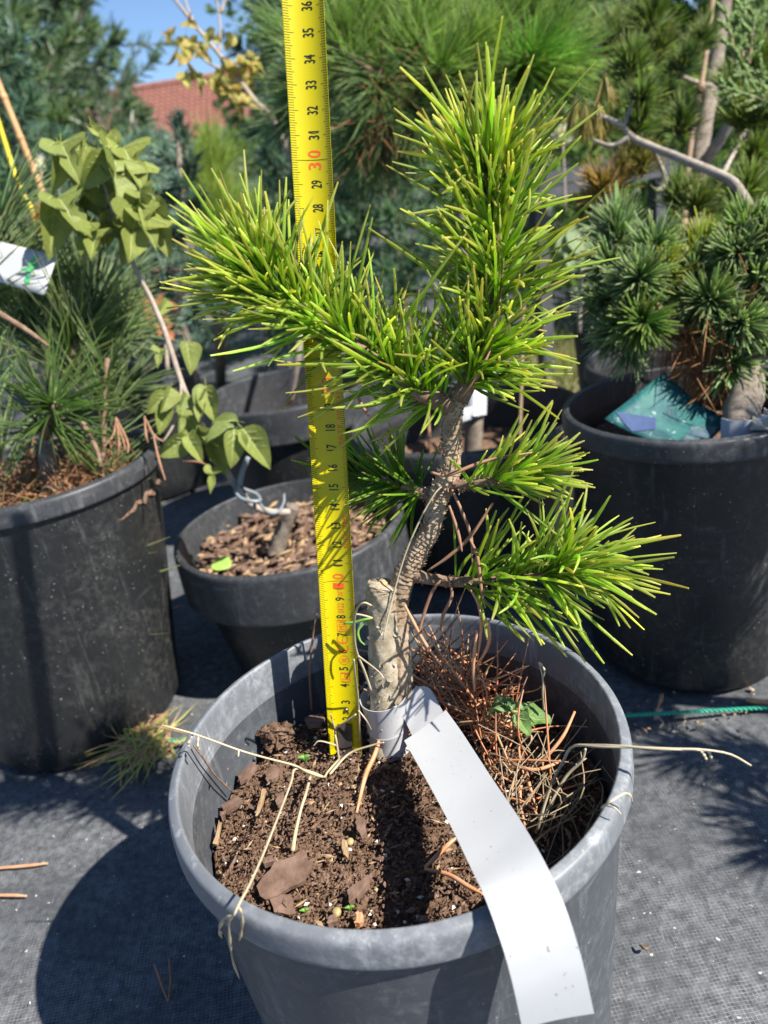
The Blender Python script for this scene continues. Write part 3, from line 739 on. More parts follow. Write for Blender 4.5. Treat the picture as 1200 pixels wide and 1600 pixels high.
# steel hook at the foot of the blade
def hook():
    V, Fc = [], []
    for s in np.linspace(-.75, 1.7, 8):
        for c in np.linspace(-.42, .42, 7):
            V.append(tpos(s, c, .00035))
    for i in range(7):
        for j in range(6):
            a = i*7+j; Fc.append((a, a+1, a+8, a+7))
    o = len(V); V += [tuple(np.array(v)+tnor*.0006) for v in V]
    Fc += [tuple(x+o for x in f[::-1]) for f in Fc]
    return pyobj('end_hook', V, Fc, M_darksteel, TAPE, True)
hk = hook()
def rivet(s, c, r, mat):
    ctr = tpos(s, c, .0005); V = [tuple(ctr+tnor*.0007)]
    for rr, hh in ((.6, .0006), (1, .0001), (1, -.001)):
        V += [tuple(ctr+(tright*math.cos(a)+tdir*math.sin(a))*r*rr+tnor*hh) for a in np.linspace(0, 6.28, 12, endpoint=False)]
    Fc = [(0, 1+k, 1+(k+1) % 12) for k in range(12)]+[(1+b*12+k, 1+(b+1)*12+k, 1+(b+1)*12+(k+1) % 12, 1+b*12+(k+1) % 12) for b in range(2) for k in range(12)]
    pyobj('rivet', V, Fc, mat, hk, True)
rivet(2.52, .16, .00115, M_steel); rivet(1.3, .1, .0012, M_darksteel)

# ================================================================ PLANT LABEL
LABEL = thing('plant_label', 'blank white plastic strip label looped round the trunk and over the rim', 'plant label', (0.0063,0.0313,0.1700))
def ribbon(name, L_, R_, n, mat, parent, th=.0004):
    a, b = smooth_path(L_, n), smooth_path(R_, n)
    c = (a+b)/2; t = nrm(np.gradient(c, axis=0)); nn = nrm(np.cross(b-a, t))
    m_ = 7
    V = []
    for k in range(n):
        for j in range(m_):
            f = j/(m_-1); V.append(a[k]*(1-f)+b[k]*f+nn[k]*(.0006*math.sin(math.pi*f)))
    V = np.array(V); n1 = len(V)
    V2 = V-np.repeat(nn, m_, 0)*th
    Fc = []
    for i in range(n-1):
        for j in range(m_-1):
            q = i*m_+j; Fc += [(q, q+1, q+m_+1, q+m_), (n1+q, n1+q+m_, n1+q+m_+1, n1+q+1)]
    A = np.vstack([V, V2]).tolist()
    def strip(ids):
        for p, q in zip(ids[:-1], ids[1:]):
            o = len(A); A.extend([A[p], A[q], A[n1+q], A[n1+p]]); Fc.append((o, o+1, o+2, o+3))
    strip([i*m_ for i in range(n)]); strip([i*m_+m_-1 for i in range(n)]); strip(list(range(m_))); strip([(n-1)*m_+j for j in range(m_)])
    return pyobj(name, A, Fc, mat, parent, True)
ribbon('tail', [(0.0037,0.0115,0.1840), (0.0109,-0.0196,0.1880), (0.0175,-0.0523,0.1940), (0.0224,-0.0837,0.2020), (0.0249,-0.1009,0.2065), (0.0272,-0.1145,0.2025), (0.0291,-0.1185,0.1860), (0.0305,-0.1202,0.1640)],
       [(0.0269,0.0258,0.1870), (0.0321,0.0049,0.1890), (0.0396,-0.0325,0.1940), (0.0453,-0.0643,0.2010), (0.0487,-0.0903,0.2068), (0.0513,-0.1068,0.2035), (0.0539,-0.1150,0.1880), (0.0557,-0.1209,0.1670)], 90, M_white, LABEL)
def loop_band(name, z0, z1, r0, r1, c, a0, a1, tilt, n=40):
    L_, R_ = [], []
    for a in np.linspace(a0, a1, n):
        L_.append((c[0]+r0*math.cos(a), c[1]+r0*math.sin(a), z0+tilt*math.cos(a-.3)))
        R_.append((c[0]+r1*math.cos(a), c[1]+r1*math.sin(a), z1+tilt*math.cos(a-.3)))
    return ribbon(name, L_, R_, 90, M_white, LABEL, .0004)
lc = (-0.0058,0.0498,0.1500)
kz = sb[np.argmin(np.abs(sb[:, 2]-.172))]
loop_band('loop', .166, .186, .0118, .0128, (kz[0]+.0012, kz[1]+.001), -3.9, -.15, .001)
loop_band('loop', .1525, .1668, .0112, .0108, (kz[0]+.0012, kz[1]-.0005), -3.9, -.4, .0015)
ribbon('head', [(0.0031,0.0430,0.1790), (0.0068,0.0359,0.1703), (0.0085,0.0301,0.1671)], [(0.0139,0.0477,0.1885), (0.0210,0.0434,0.1886), (0.0256,0.0345,0.1795)], 16, M_white, LABEL)

# ================================================================ GENERIC PLANTS
def pine_plant(label, base, trunk, trad, shoots, mat=None, bark=None, name='pine_tree', cat='pine tree', group=None, K=3, Sg=3, per=True, prof=(.7, 1, 1, .9, .15)):
    t = thing(name, label, cat, base, group)
    tr = tube('trunk', trunk, trad, bark or M_bark_far, t, 12, 40, rough(np.mean(trad)*.06)) if trunk else None
    allN = Needles(); tw = []
    for s_ in shoots:
        pts = s_['p']; nb = Needles()
        shoot(nb, pts, s_['n'], s_['L'], s_['W'], s_.get('a0', 1.1), s_.get('a1', .5), s_['c'], s_.get('t', s_['c']), s_.get('j', .25), s_.get('b', .08), s_.get('up', .0), s_.get('t0', .15), 1., True, .2, .15, s_.get('down'))
        r = s_.get('r', .002)
        if per:
            b = tube('branch', pts, [r, r*.6], M_twig, t, 6, 10)
            nb.build('needle_tuft', mat or M_needle_far, b, K, Sg, prof)
        else:
            tw.append((pts, [r, r*.6], 8)); allN.d += nb.d
    if not per:
        tubes_joined('branches', tw, M_bark_far, t, 5, 'stuff')
        allN.build('needles', mat or M_needle_far, t, K, Sg, prof)
    return t
def V3(a): return np.array(a, float)
def sh(pa, pb, n, L, W, c, t=None, **k):
    d = dict(p=[pa, pb] if not isinstance(pa, list) else pa, n=n, L=L, W=W, c=c, t=t if t else tuple(min(1, x*1.3) for x in c)); d.update(k); return d

# ---------------------------------------------------------------- left pine with long needles
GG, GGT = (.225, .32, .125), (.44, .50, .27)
ls = [
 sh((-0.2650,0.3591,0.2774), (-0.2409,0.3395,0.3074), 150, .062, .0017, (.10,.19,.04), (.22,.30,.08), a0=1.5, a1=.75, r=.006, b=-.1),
 sh((-0.3501,0.3028,0.0505), (-0.3071,0.4088,0.3405), 130, .07, .0017, GG, GGT, a0=1.2, a1=.6, up=.2),
 sh((-0.2656,0.4336,0.2977), (-0.2379,0.4337,0.3474), 210, .072, .0017, GG, GGT, a0=1.2, a1=.6, up=.1, r=.004),
 sh((-0.2852,0.3066,0.0345), (-0.2108,0.4124,0.3239), 190, .066, .0017, GG, GGT, a0=1.2, a1=.7, r=.004),
 sh((-0.2927,0.4676,0.3252), (-0.2875,0.4694,0.3789), 190, .072, .0017, GG, GGT, a0=1.2, a1=.6, r=.004),
 sh((-0.2577,0.4804,0.3294), (-0.2289,0.4861,0.3672), 190, .07, .0017, GG, GGT, a0=1.2, a1=.6, r=.004),
 sh((-0.3054,0.4272,0.3823), (-0.2990,0.4348,0.4243), 150, .07, .0017, GG, GGT, a0=1.2, a1=.6, r=.004),
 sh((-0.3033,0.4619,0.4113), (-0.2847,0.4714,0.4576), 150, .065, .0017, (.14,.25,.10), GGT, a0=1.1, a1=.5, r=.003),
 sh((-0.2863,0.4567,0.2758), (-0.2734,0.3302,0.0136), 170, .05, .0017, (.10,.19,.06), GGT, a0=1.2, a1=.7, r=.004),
 sh((-0.2917,0.5108,0.3736), (-0.2734,0.5121,0.4013), 130, .055, .0017, GG, GGT, a0=1.2, a1=.5, r=.003),
 sh((-0.2345,0.4538,0.3187), (-0.2016,0.4666,0.3476), 110, .05, .0017, GG, GGT, a0=1.2, a1=.6, r=.003),
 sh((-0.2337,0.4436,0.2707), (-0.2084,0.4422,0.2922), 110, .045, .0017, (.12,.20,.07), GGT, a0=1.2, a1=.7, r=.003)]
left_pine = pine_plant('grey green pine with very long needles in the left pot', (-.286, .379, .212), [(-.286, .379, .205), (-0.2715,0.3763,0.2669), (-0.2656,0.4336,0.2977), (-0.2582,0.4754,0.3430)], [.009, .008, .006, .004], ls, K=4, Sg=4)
tube('bare_twig', [(-0.2613,0.3407,0.3845), (-0.2434,0.3391,0.3683), (-0.2295,0.3378,0.3531)], [.0026, .0022, .0012], M_twig, left_pine, 8, 16, rough(.0003))
tube('bare_twig', [(-0.2298,0.3564,0.2838), (-0.2197,0.3421,0.2636), (-0.2163,0.3305,0.2498)], [.0022, .002, .0015], M_twig, left_pine, 8, 16, rough(.0003))
dn = Needles()
g = np.random.default_rng(8)
c0 = disc_pts((-.288, .376), .092, .220, 1100, 31, .006)
d0 = nrm(np.stack([g.normal(0, 1, 1100), g.normal(0, 1, 1100), g.normal(.15, .45, 1100)], -1)); L0 = g.uniform(.03, .06, 1100)
e0 = c0+d0*L0[:, None]; k0 = (np.hypot(e0[:, 0]+.288, e0[:, 1]-.376) < .090) & (np.hypot(c0[:, 0]+.288, c0[:, 1]-.376) < .092) & (e0[:, 2] > .212)
n0 = int(k0.sum())
dn.add(c0[k0], d0[k0], L0[k0], np.full(n0, .0013), np.array([(.40, .20, .10)])*g.uniform(.6, 1.3, (n0, 1)), np.array([(.46, .28, .15)])*g.uniform(.6, 1.3, (n0, 1)), g.normal(0, .06, (n0, 3)))
tag(dn.build('fallen_needles', M_dead, None, 3, 3), 'rust brown fallen needles covering the soil of the left pot', 'fallen needles')
for lab, pts in (('hanging bundle of dead needles inside the left pot rim', [((-0.2028,0.3613,0.2823), (-0.1982,0.3499,0.2689), (-0.1953,0.3400,0.2590)), ((-0.2022,0.3612,0.2822), (-0.2045,0.3507,0.2709), (-0.2126,0.3421,0.2636)), ((-0.2018,0.3610,0.2817), (-0.1933,0.3445,0.2641), (-0.1931,0.3367,0.2563)), ((-0.2022,0.3612,0.2822), (-0.1996,0.3430,0.2657), (-0.2026,0.3383,0.2551))]),
                 ('dead needle bundle hanging over the left pot rim at its right edge', [((-0.1755,0.3540,0.2782), (-0.1699,0.3432,0.2662), (-0.1622,0.3386,0.2607)), ((-0.1762,0.3551,0.2808), (-0.1757,0.3417,0.2677), (-0.1757,0.3410,0.2611)), ((-0.1695,0.3409,0.2658), (-0.1667,0.3271,0.2494), (-0.1636,0.3180,0.2338)), ((-0.1518,0.3426,0.2400), (-0.1373,0.3365,0.2385), (-0.1301,0.3304,0.2372))])):
    tubes = [(p, [.0007, .0013, .0006], 8) for p in pts]
    o = tubes_joined('dead_needle_bundle', tubes, M_deadtube2, None, 5); tag(o, lab, 'dead needles', 'dead needle bundles on the left pot')
tag(tube('dead_needle', [(-0.2597,0.3065,0.2450), (-0.2559,0.3048,0.2484), (-0.2501,0.3007,0.2490), (-0.2444,0.2944,0.2472)], [.0012, .0011, .0009], M_twig, None, 6, 12), 'short brown needle hooked over the left pot rim', 'dead needle')
mossN = Needles(); mp = disc_pts((-.30, .33), .035, .216, 260, 33, .002)
mossN.add(mp, nrm(np.stack([g.normal(0, .5, 260), g.normal(0, .5, 260), np.ones(260)], -1)), g.uniform(.006, .016, 260), np.full(260, .0016), np.tile((.16, .28, .04), (260, 1))*g.uniform(.6, 1.2, (260, 1)), np.tile((.3, .38, .08), (260, 1)), g.normal(0, .2, (260, 3)))
tag(mossN.build('moss', M_needle_far, None, 3, 2), 'bright green moss on the soil of the left pot', 'moss')
# white tag with a green emblem hung in the left pine
def card(name, label, cat, cs, mat, th=.0005, nx=8, ny=6, bow=.002):
    a, b, c, d = [V3(x) for x in cs]
    nn = nrm(np.cross(b-a, d-a))
    V = []
    for i in range(ny):
        for j in range(nx):
            u, v = j/(nx-1), i/(ny-1)
            V.append((a*(1-u)+b*u)*(1-v)+(d*(1-u)+c*u)*v+nn*bow*math.sin(u*3.14))
    V = np.array(V); n1 = len(V); V = np.vstack([V, V-nn*th])
    Fc = []
    for i in range(ny-1):
        for j in range(nx-1):
            q = i*nx+j; Fc += [(q, q+1, q+nx+1, q+nx), (n1+q, n1+q+nx, n1+q+nx+1, n1+q+1)]
    ed = [j for j in range(nx)]+[i*nx+nx-1 for i in range(1, ny)]+[(ny-1)*nx+j for j in range(nx-2, -1, -1)]+[i*nx for i in range(ny-2, 0, -1)]
    for k in range(len(ed)):
        p, q = ed[k], ed[(k+1) % len(ed)]; Fc.append((p, n1+p, n1+q, q))
    t = thing(name, label, cat, tuple(d)); pyobj('card', V, Fc, mat, t, True)
    return t, nn
ctag, cn = card('plant_tag', 'white tag with a green emblem hung among the left pine needles', 'plant tag', ((-0.2898,0.4353,0.4378), (-0.2273,0.4145,0.4155), (-0.2417,0.3963,0.3865), (-0.2972,0.4170,0.4086)), M_white, bow=.001)
em = [(-0.2468,0.4142,0.4185), (-0.2443,0.4133,0.4164), (-0.2458,0.4122,0.4138), (-0.2448,0.4111,0.4114), (-0.2486,0.4099,0.4087), (-0.2522,0.4087,0.4059), (-0.2533,0.4073,0.4028), (-0.2536,0.4053,0.3983), (-0.2577,0.4054,0.3985), (-0.2576,0.4071,0.4023), (-0.2549,0.4079,0.4041), (-0.2538,0.4090,0.4067), (-0.2595,0.4099,0.4087), (-0.2597,0.4109,0.4109), (-0.2545,0.4103,0.4096), (-0.2523,0.4111,0.4114), (-0.2511,0.4127,0.4151), (-0.2480,0.4130,0.4157)]
sgn = -1 if cn.dot(V3((-0.2492,0.4102,0.4082))-np.array(CAM)) > 0 else 1
pyobj('emblem', [tuple(V3(p)+sgn*cn*.0) for p in em], [tuple(range(len(em)))], M_greenprint, ctag)

# ---------------------------------------------------------------- leaves
def leaf_mesh(name, mat, lob=1, fold=.55, curl=.35, wave=.05, seed=0):
    g = np.random.default_rng(seed)
    if lob == 1: R_ = [(0, 0), (.07, -.04), (.2, .0), (.36, .06), (.47, .18), (.52, .32), (.46, .42), (.33, .40), (.19, .35), (.17, .45), (.24, .58), (.25, .70), (.17, .82), (.08, .92), (0, 1)]
    else: R_ = [(0, 0), (.1, .03), (.25, .15), (.34, .30), (.36, .45), (.33, .60), (.25, .76), (.14, .9), (0, 1)]
    z = lambda x, y: fold*abs(x)-curl*y*y+wave*math.sin(9*y+5*x)+curl*.25*y
    V, Fc = [], []
    n = len(R_)
    for sx in (1, -1):
        o = len(V)
        for fr in (0., .5, 1.):
            for x, y in R_:
                ym = min(max(y, .02), 1)
                xx, yy = sx*x*fr*(1+g.normal(0, .03)), y*fr+ym*(1-fr); V.append((xx, yy, z(xx, yy)))
        for k in range(2):
            for i in range(n-1):
                a = o+k*n+i; f = (a, a+n, a+n+1, a+1); Fc.append(f if sx > 0 else f[::-1])
    V += [(0, -.02, z(0, 0)), (.012, -.02, z(0, 0)), (.012, -.3, -.05), (-.012, -.3, -.05), (-.012, -.02, z(0, 0))]
    k = len(V)-5; Fc += [(k+4, k+3, k+2, k+1)]
    nf = len(Fc)
    for (x0, y0, x1, y1) in ([(0, 0, 0, .95)]+([(s_*.01, .03, s_*.44, .34) for s_ in (1, -1)] if lob == 1 else [(0, .15*k, s_*.22, .15*k+.2) for k in (1, 2, 3) for s_ in (1, -1)])):
        o = len(V); dx, dy = x1-x0, y1-y0; l = math.hypot(dx, dy); px_, py_ = -dy/l*.009, dx/l*.009
        for k in range(7):
            f = k/6; x, y = x0+dx*f, y0+dy*f; w_ = 1-f*.7
            V += [(x+px_*w_, y+py_*w_, z(x, y)+.012), (x-px_*w_, y-py_*w_, z(x, y)+.012)]
        Fc += [(o+2*k, o+2*k+1, o+2*k+3, o+2*k+2) for k in range(6)]
    me = bpy.data.meshes.new(name); me.from_pydata(V, [], Fc)
    me.polygons.foreach_set('use_smooth', [True]*len(me.polygons)); me.materials.append(mat); me.materials.append(M_vein)
    me.polygons.foreach_set('material_index', [0]*nf+[1]*(len(Fc)-nf)); me.update()
    return me
M_vein = simple('pale_leaf_vein', (.34, .40, .16), (.40, .45, .2), 50, .5, .3)
LM = [leaf_mesh('leaf', M_leaf, 1, (.75, .55, .95)[k], (.5, .8, .3)[k], .06, k) for k in range(3)]+[leaf_mesh('leaf', M_leaf, 0, .75, .5, .05, 7)]
LO = [leaf_mesh('leaf', M_leaf_orange, 1, .5, .6, .08, k) for k in range(3)]
LR = [leaf_mesh('leaf', M_leaf_red, 1, .3, .3, .05, k) for k in range(2)]
def leaf(mesh, b, tip, parent, face=None, roll=0., wide=1., name='leaf'):
    b, tip = Vector(b), Vector(tip); y = tip-b; L = y.length; y.normalize()
    f = Vector(face) if face else (CAM-b).normalized()
    x = y.cross(f); x.normalize(); z = x.cross(y)
    m = Matrix.Rotation(roll, 3, y) @ Matrix((x, y, z)).transposed()
    o = bpy.data.objects.new(name, mesh); put(o, parent=parent)
    o.matrix_basis = Matrix.Translation(b) @ m.to_4x4() @ Matrix.Diagonal((L*wide, L, L, 1))
    return o
maple = thing('maple_sapling', 'bent maple sapling with sage green lobed leaves in the low mulch pot', 'maple sapling', (-.098, .386, .11))
tube('stem', [(-0.1000,0.3879,0.1148), (-0.0876,0.3910,0.1392), (-0.0728,0.3905,0.1628)], [.0085, .0075, .0065], M_bark_far, maple, 12, 30, rough(.0006))
tube('stem', [(-0.0762,0.3791,0.1617), (-0.0909,0.3709,0.1679), (-0.1053,0.3651,0.1795), (-0.1159,0.3672,0.1966), (-0.1279,0.3740,0.2294), (-0.1381,0.3817,0.2592), (-0.1464,0.3904,0.2939), (-0.1523,0.4028,0.3393), (-0.1588,0.4107,0.3696), (-0.1655,0.4151,0.3919), (-0.1736,0.4241,0.4373), (-0.1778,0.4346,0.4733), (-0.1776,0.4423,0.4958)],
     [.0034, .0034, .0032, .003, .0029, .0028, .0025, .0024, .0022, .0021, .0017, .0013, .001], M_stem, maple, 10, 90, rough(.00012))
tube('twig', [(-0.1469,0.3906,0.2968), (-0.1505,0.3750,0.2764), (-0.1597,0.3659,0.2630), (-0.1681,0.3600,0.2546)], [.0014, .0013, .0008], M_stem, maple, 6, 16)
LV = [  # base, tip, width, mesh
 ((-0.1671,0.4294,0.4865),(-0.1508,0.3980,0.4449),1.15,0),
 ((-0.1673,0.4306,0.4865),(-0.1863,0.4078,0.4647),.9,3),
 ((-0.1614,0.4364,0.4898),(-0.1751,0.4339,0.5139),.7,1),
 ((-0.2060,0.4406,0.4994),(-0.1918,0.4164,0.4743),1.0,0),
 ((-0.2083,0.4486,0.5001),(-0.2114,0.4215,0.4684),.7,3),
 ((-0.2163,0.4205,0.4587),(-0.1933,0.3971,0.4355),1.0,0),
 ((-0.2211,0.4281,0.4587),(-0.2236,0.3979,0.4200),.8,3),
 ((-0.1927,0.4129,0.4366),(-0.2020,0.3912,0.4172),.9,1),
 ((-0.1534,0.4106,0.4389),(-0.1585,0.3826,0.4051),1.1,2),
 ((-0.1534,0.4106,0.4389),(-0.1350,0.3879,0.4171),.8,0),
 ((-0.1371,0.4185,0.4492),(-0.1517,0.3965,0.4292),1.0,1),
 ((-0.1386,0.4231,0.4473),(-0.1325,0.3928,0.4083),.7,3),
 ((-0.1579,0.4439,0.4895),(-0.1401,0.4185,0.4617),.9,0),
 ((-0.1881,0.4089,0.4300),(-0.1919,0.3878,0.4118),1.0,2),
 ((-0.1821,0.4236,0.4360),(-0.1902,0.4019,0.4165),.9,0),
 ((-0.1633,0.4224,0.4332),(-0.1648,0.3976,0.4067),.8,1),
 ((-0.1980,0.4379,0.4611),(-0.2087,0.4157,0.4405),.9,2),
 ((-0.1694,0.4472,0.4721),(-0.1473,0.4193,0.4386),.9,0),
 ((-0.1829,0.4413,0.4588),(-0.1739,0.4144,0.4275),1.0,1),
 ((-0.1885,0.4552,0.4903),(-0.2008,0.4294,0.4617),.9,2),
 ((-0.1495,0.4239,0.4540),(-0.1356,0.4045,0.4399),.9,0),
 ((-0.1764,0.4489,0.5057),(-0.1755,0.4395,0.5143),.5,3),
 ((-0.1859,0.4457,0.4986),(-0.1890,0.4248,0.4808),.6,3),
 ((-0.1682,0.4468,0.4565),(-0.1824,0.4247,0.4360),1.0,1),
 ((-0.1645,0.4420,0.4456),(-0.1540,0.4127,0.4090),.9,2),
 ((-0.2085,0.4449,0.4522),(-0.1936,0.4176,0.4200),.9,0),
 ((-0.1579,0.3786,0.2919),(-0.1736,0.3616,0.2831),.9,3),
 ((-0.1534,0.3762,0.2964),(-0.1578,0.3571,0.2828),.9,3),
 ((-0.1624,0.3762,0.2816),(-0.1665,0.3563,0.2661),.8,3),
 ((-0.1247,0.3824,0.2905),(-0.1349,0.3670,0.2854),.9,3),
 ((-0.1250,0.3848,0.2911),(-0.1215,0.3617,0.2684),.8,3),
 ((-0.1433,0.3850,0.2865),(-0.1459,0.3684,0.2787),1.0,3),
 ((-0.1292,0.3769,0.2782),(-0.1342,0.3606,0.2709),.8,3),
 ((-0.1481,0.3720,0.2769),(-0.1461,0.3539,0.2657),.7,1),
 ((-0.1460,0.3567,0.2571),(-0.1675,0.3393,0.2474),.95,3),
 ((-0.1449,0.3547,0.2576),(-0.1345,0.3348,0.2422),.75,3),
 ((-0.1046,0.3589,0.2570),(-0.1280,0.3460,0.2576),.75,3),
 ((-0.1054,0.3585,0.2561),(-0.1080,0.3350,0.2328),.85,3),
 ((-0.0983,0.3618,0.2539),(-0.0787,0.3373,0.2280),.8,3),
 ((-0.1018,0.3687,0.2594),(-0.1196,0.3592,0.2677),.7,3),
 ((-0.1342,0.3648,0.2507),(-0.1088,0.3485,0.2435),.8,3),
 ((-0.1304,0.3530,0.2264),(-0.1316,0.3351,0.2155),.7,1),
 ((-0.1429,0.3809,0.2675),(-0.1521,0.3608,0.2515),.9,3),
 ((-0.1301,0.3727,0.2438),(-0.1195,0.3502,0.2226),.8,3),
 ((-0.1391,0.3760,0.2563),(-0.1162,0.3584,0.2461),.8,3),
 ((-0.1491,0.4295,0.3626),(-0.1548,0.4129,0.3548),.8,3),
 ((-0.1403,0.4186,0.3257),(-0.1346,0.3969,0.3061),.9,3),
 ((-0.1603,0.4026,0.3264),(-0.1610,0.3867,0.3202),.8,1),
]
gl = np.random.default_rng(2)
for b_, t_, w_, k_ in LV:
    fc = (CAM-Vector(b_)).normalized()+Vector((.35, -.1, .5))+Vector(gl.normal(0, .35, 3))
    leaf(LM[k_], b_, t_, maple, fc, gl.normal(0, .3), w_)
# grey tie that bends the stem
tie = thing('plastic_tie', 'grey plastic tie looped round the bent maple stem', 'tie', (-0.1012,0.3626,0.1863))
tube('loop', [(-0.1170,0.3648,0.2060), (-0.1146,0.3536,0.1956), (-0.1041,0.3511,0.1898), (-0.0967,0.3545,0.1877), (-0.1004,0.3645,0.1905), (-0.1116,0.3690,0.1958)], [.0018, .002, .0018], M_tie, tie, 8, 30)
tube('tail', [(-0.1123,0.3593,0.2036), (-0.1078,0.3619,0.2143), (-0.0996,0.3651,0.2265)], [.003, .0028, .0022], M_tie, tie, 8, 14)
tube('hook', [(-0.0994,0.3574,0.1869), (-0.0927,0.3573,0.1742), (-0.0842,0.3613,0.1709), (-0.0785,0.3707,0.1749), (-0.0776,0.3815,0.1795)], [.0014, .0014, .0012], M_tie, tie, 8, 24)
lf = thing('fallen_leaf', 'single bright green leaf lying on the mulch of the low pot', 'leaf', (-0.1519,0.3784,0.1180))
M_lime = simple('lime_leaf', (.30, .50, .08), (.36, .55, .12), 200, .5, .4)
lm_ = leaf_mesh('leaf', M_lime, 0, .3, .2, .02, 3)
leaf(lm_, (-0.1404,0.3724,0.1190), (-0.1618,0.3796,0.1220), lf, (0, -.4, 1), 0, 1.1)

# ---------------------------------------------------------------- right pot pine
BG, BGT, YG, YGT = (.175, .285, .115), (.50, .58, .36), (.26, .36, .04), (.55, .56, .14)
def ball(c, d, n=260, L=.027, W=.0017, col=BG, tip=BGT, **k):
    c = V3(c); d = nrm(V3(d)); return sh(tuple(c-d*.03), tuple(c), n, L, W, col, tip, a0=k.pop('a0', 1.45), a1=k.pop('a1', .5), t0=.2, r=.0026, **k)
camd = lambda c: nrm(np.array(CAM)-V3(c))
rs_ = []
for c_, mixv, kw in (((0.2501,0.4041,0.3671), (-.2, -.1, .9), {}), ((0.2725,0.3756,0.3520), (.1, -.3, .8), {}), ((0.2368,0.3907,0.3368), (-.8, -.2, .3), {}), ((0.2496,0.3444,0.3309), (.0, -.8, .4), dict(n=270)), ((0.2292,0.3839,0.3089), (-.7, -.3, -.1), {}),
                     ((0.2755,0.3588,0.3262), (.5, -.5, .4), dict(col=(.16, .26, .05), tip=YGT)), ((0.2438,0.3191,0.2983), (-.0, -.9, .05), dict(n=240, col=(.13, .25, .05), tip=(.42, .50, .18), L=.026)), ((0.2307,0.3573,0.2856), (-.6, -.5, -.2), {}), ((0.2367,0.3363,0.2752), (-.3, -.4, -.8), dict(n=120)),
                     ((0.3153,0.3818,0.3413), (.0, -.1, 1), dict(col=YG, tip=YGT)), ((0.2996,0.3583,0.3251), (-.1, -.7, .4), {}), ((0.2943,0.3133,0.3097), (-.1, -.9, .2), dict(n=280, tip=(.42, .48, .24))), ((0.3391,0.3502,0.3564), (.1, -.3, .9), dict(n=280, col=(.11, .22, .05), tip=(.40, .48, .18))), ((0.3212,0.3318,0.3394), (-.2, -.8, .2), {}),
                     ((0.3355,0.3132,0.3219), (.2, -.8, .1), {}), ((0.3097,0.2945,0.2919), (.1, -.9, .1), dict(n=260)), ((0.3283,0.2952,0.2813), (.5, -.6, -.2), {}), ((0.3055,0.3220,0.2800), (-.2, -.7, -.3), {}), ((0.2955,0.2831,0.2538), (-.3, -.6, -.6), dict(n=90, L=.024, col=(.11, .22, .03))), ((0.3078,0.2823,0.2519), (.2, -.6, -.6), dict(n=70, L=.024)), ((0.3486,0.3266,0.3524), (.4, -.3, .7), {}), ((0.3471,0.3042,0.3017), (.5, -.6, .1), {}), ((0.2877,0.3617,0.3081), (.1, -.6, -.2), dict(col=(.18, .27, .03), tip=YGT, n=100))):
    rs_.append(ball(c_, mixv, **kw))
right_pine = pine_plant('dense blue green pine with short rounded tufts in the right pot', (.29, .31, .195), [(0.2906,0.2523,0.2210), (0.2965,0.2631,0.2332), (0.3085,0.2802,0.2472), (0.3193,0.3118,0.2693), (0.3247,0.3468,0.2991), (0.3353,0.3824,0.3302)], [.0155, .0135, .0125, .010, .008, .004], rs_, K=4, Sg=4, prof=(.8, 1, 1, 1, .4))
for a, b in (((0.3152,0.3029,0.2614), (0.2647,0.3729,0.3210)), ((0.3208,0.3260,0.2768), (0.2457,0.3760,0.2909)), ((0.3238,0.3447,0.2942), (0.2694,0.3995,0.3443))):
    tube('branch', [a, tuple((V3(a)+V3(b))/2+np.array((0, 0, -.008))), b], [.006, .0045, .003], M_bark_far, right_pine, 8, 20, rough(.0004))
dd = Needles(); g = np.random.default_rng(14)
for c_, n_, s_ in (((0.2945,0.3328,0.2798), 230, .014), ((0.2900,0.3106,0.2665), 170, .012), ((0.3311,0.3279,0.3059), 120, .014), ((0.2902,0.2933,0.2521), 60, .010)):
    b = V3(c_)+g.normal(0, s_, (n_, 3)); dd.add(b, nrm(g.normal(0, .6, (n_, 3))+np.array((-.2, -.2, -1))), g.uniform(.018, .036, n_), np.full(n_, .0012), np.tile((.36, .16, .06), (n_, 1))*g.uniform(.6, 1.3, (n_, 1)), np.tile((.36, .18, .07), (n_, 1)), g.normal(0, .15, (n_, 3)))
o = dd.build('dead_needles', M_dead, right_pine, 3, 3); o['label'] = 'brown dead needles hanging inside the crown'
# teal card, white label and tan tag in the right pot
def teal():
    m = NT('teal_printed_card'); a = m.noise(42, 6, .65, None, 1.); b = m.noise(150, 4, .6)
    col = m.ramp(a, [(.3, (.004, .03, .045)), (.45, (.009, .085, .095)), (.58, (.028, .14, .125)), (.7, (.006, .05, .065))])
    col = m.mix(m.math('MULTIPLY', m.rampf(b, .62, .68), .5), col, (.4, .5, .5))
    return m.base(col, .6, .3)
tcard, tn = card('plant_card', 'teal printed card lying curved against the wall of the right pot', 'plant card', ((0.2586,0.3171,0.2564), (0.2907,0.2701,0.2243), (0.2577,0.2479,0.2111), (0.1935,0.2765,0.2389)), teal(), bow=.006, nx=12, ny=10)
M_navy = simple('navy_print', (.008, .03, .12), (.012, .05, .16), 200, .6, .3)
M_fleck = simple('pale_blue_print', (.03, .09, .12), (.13, .17, .19), 160, .6, .3)
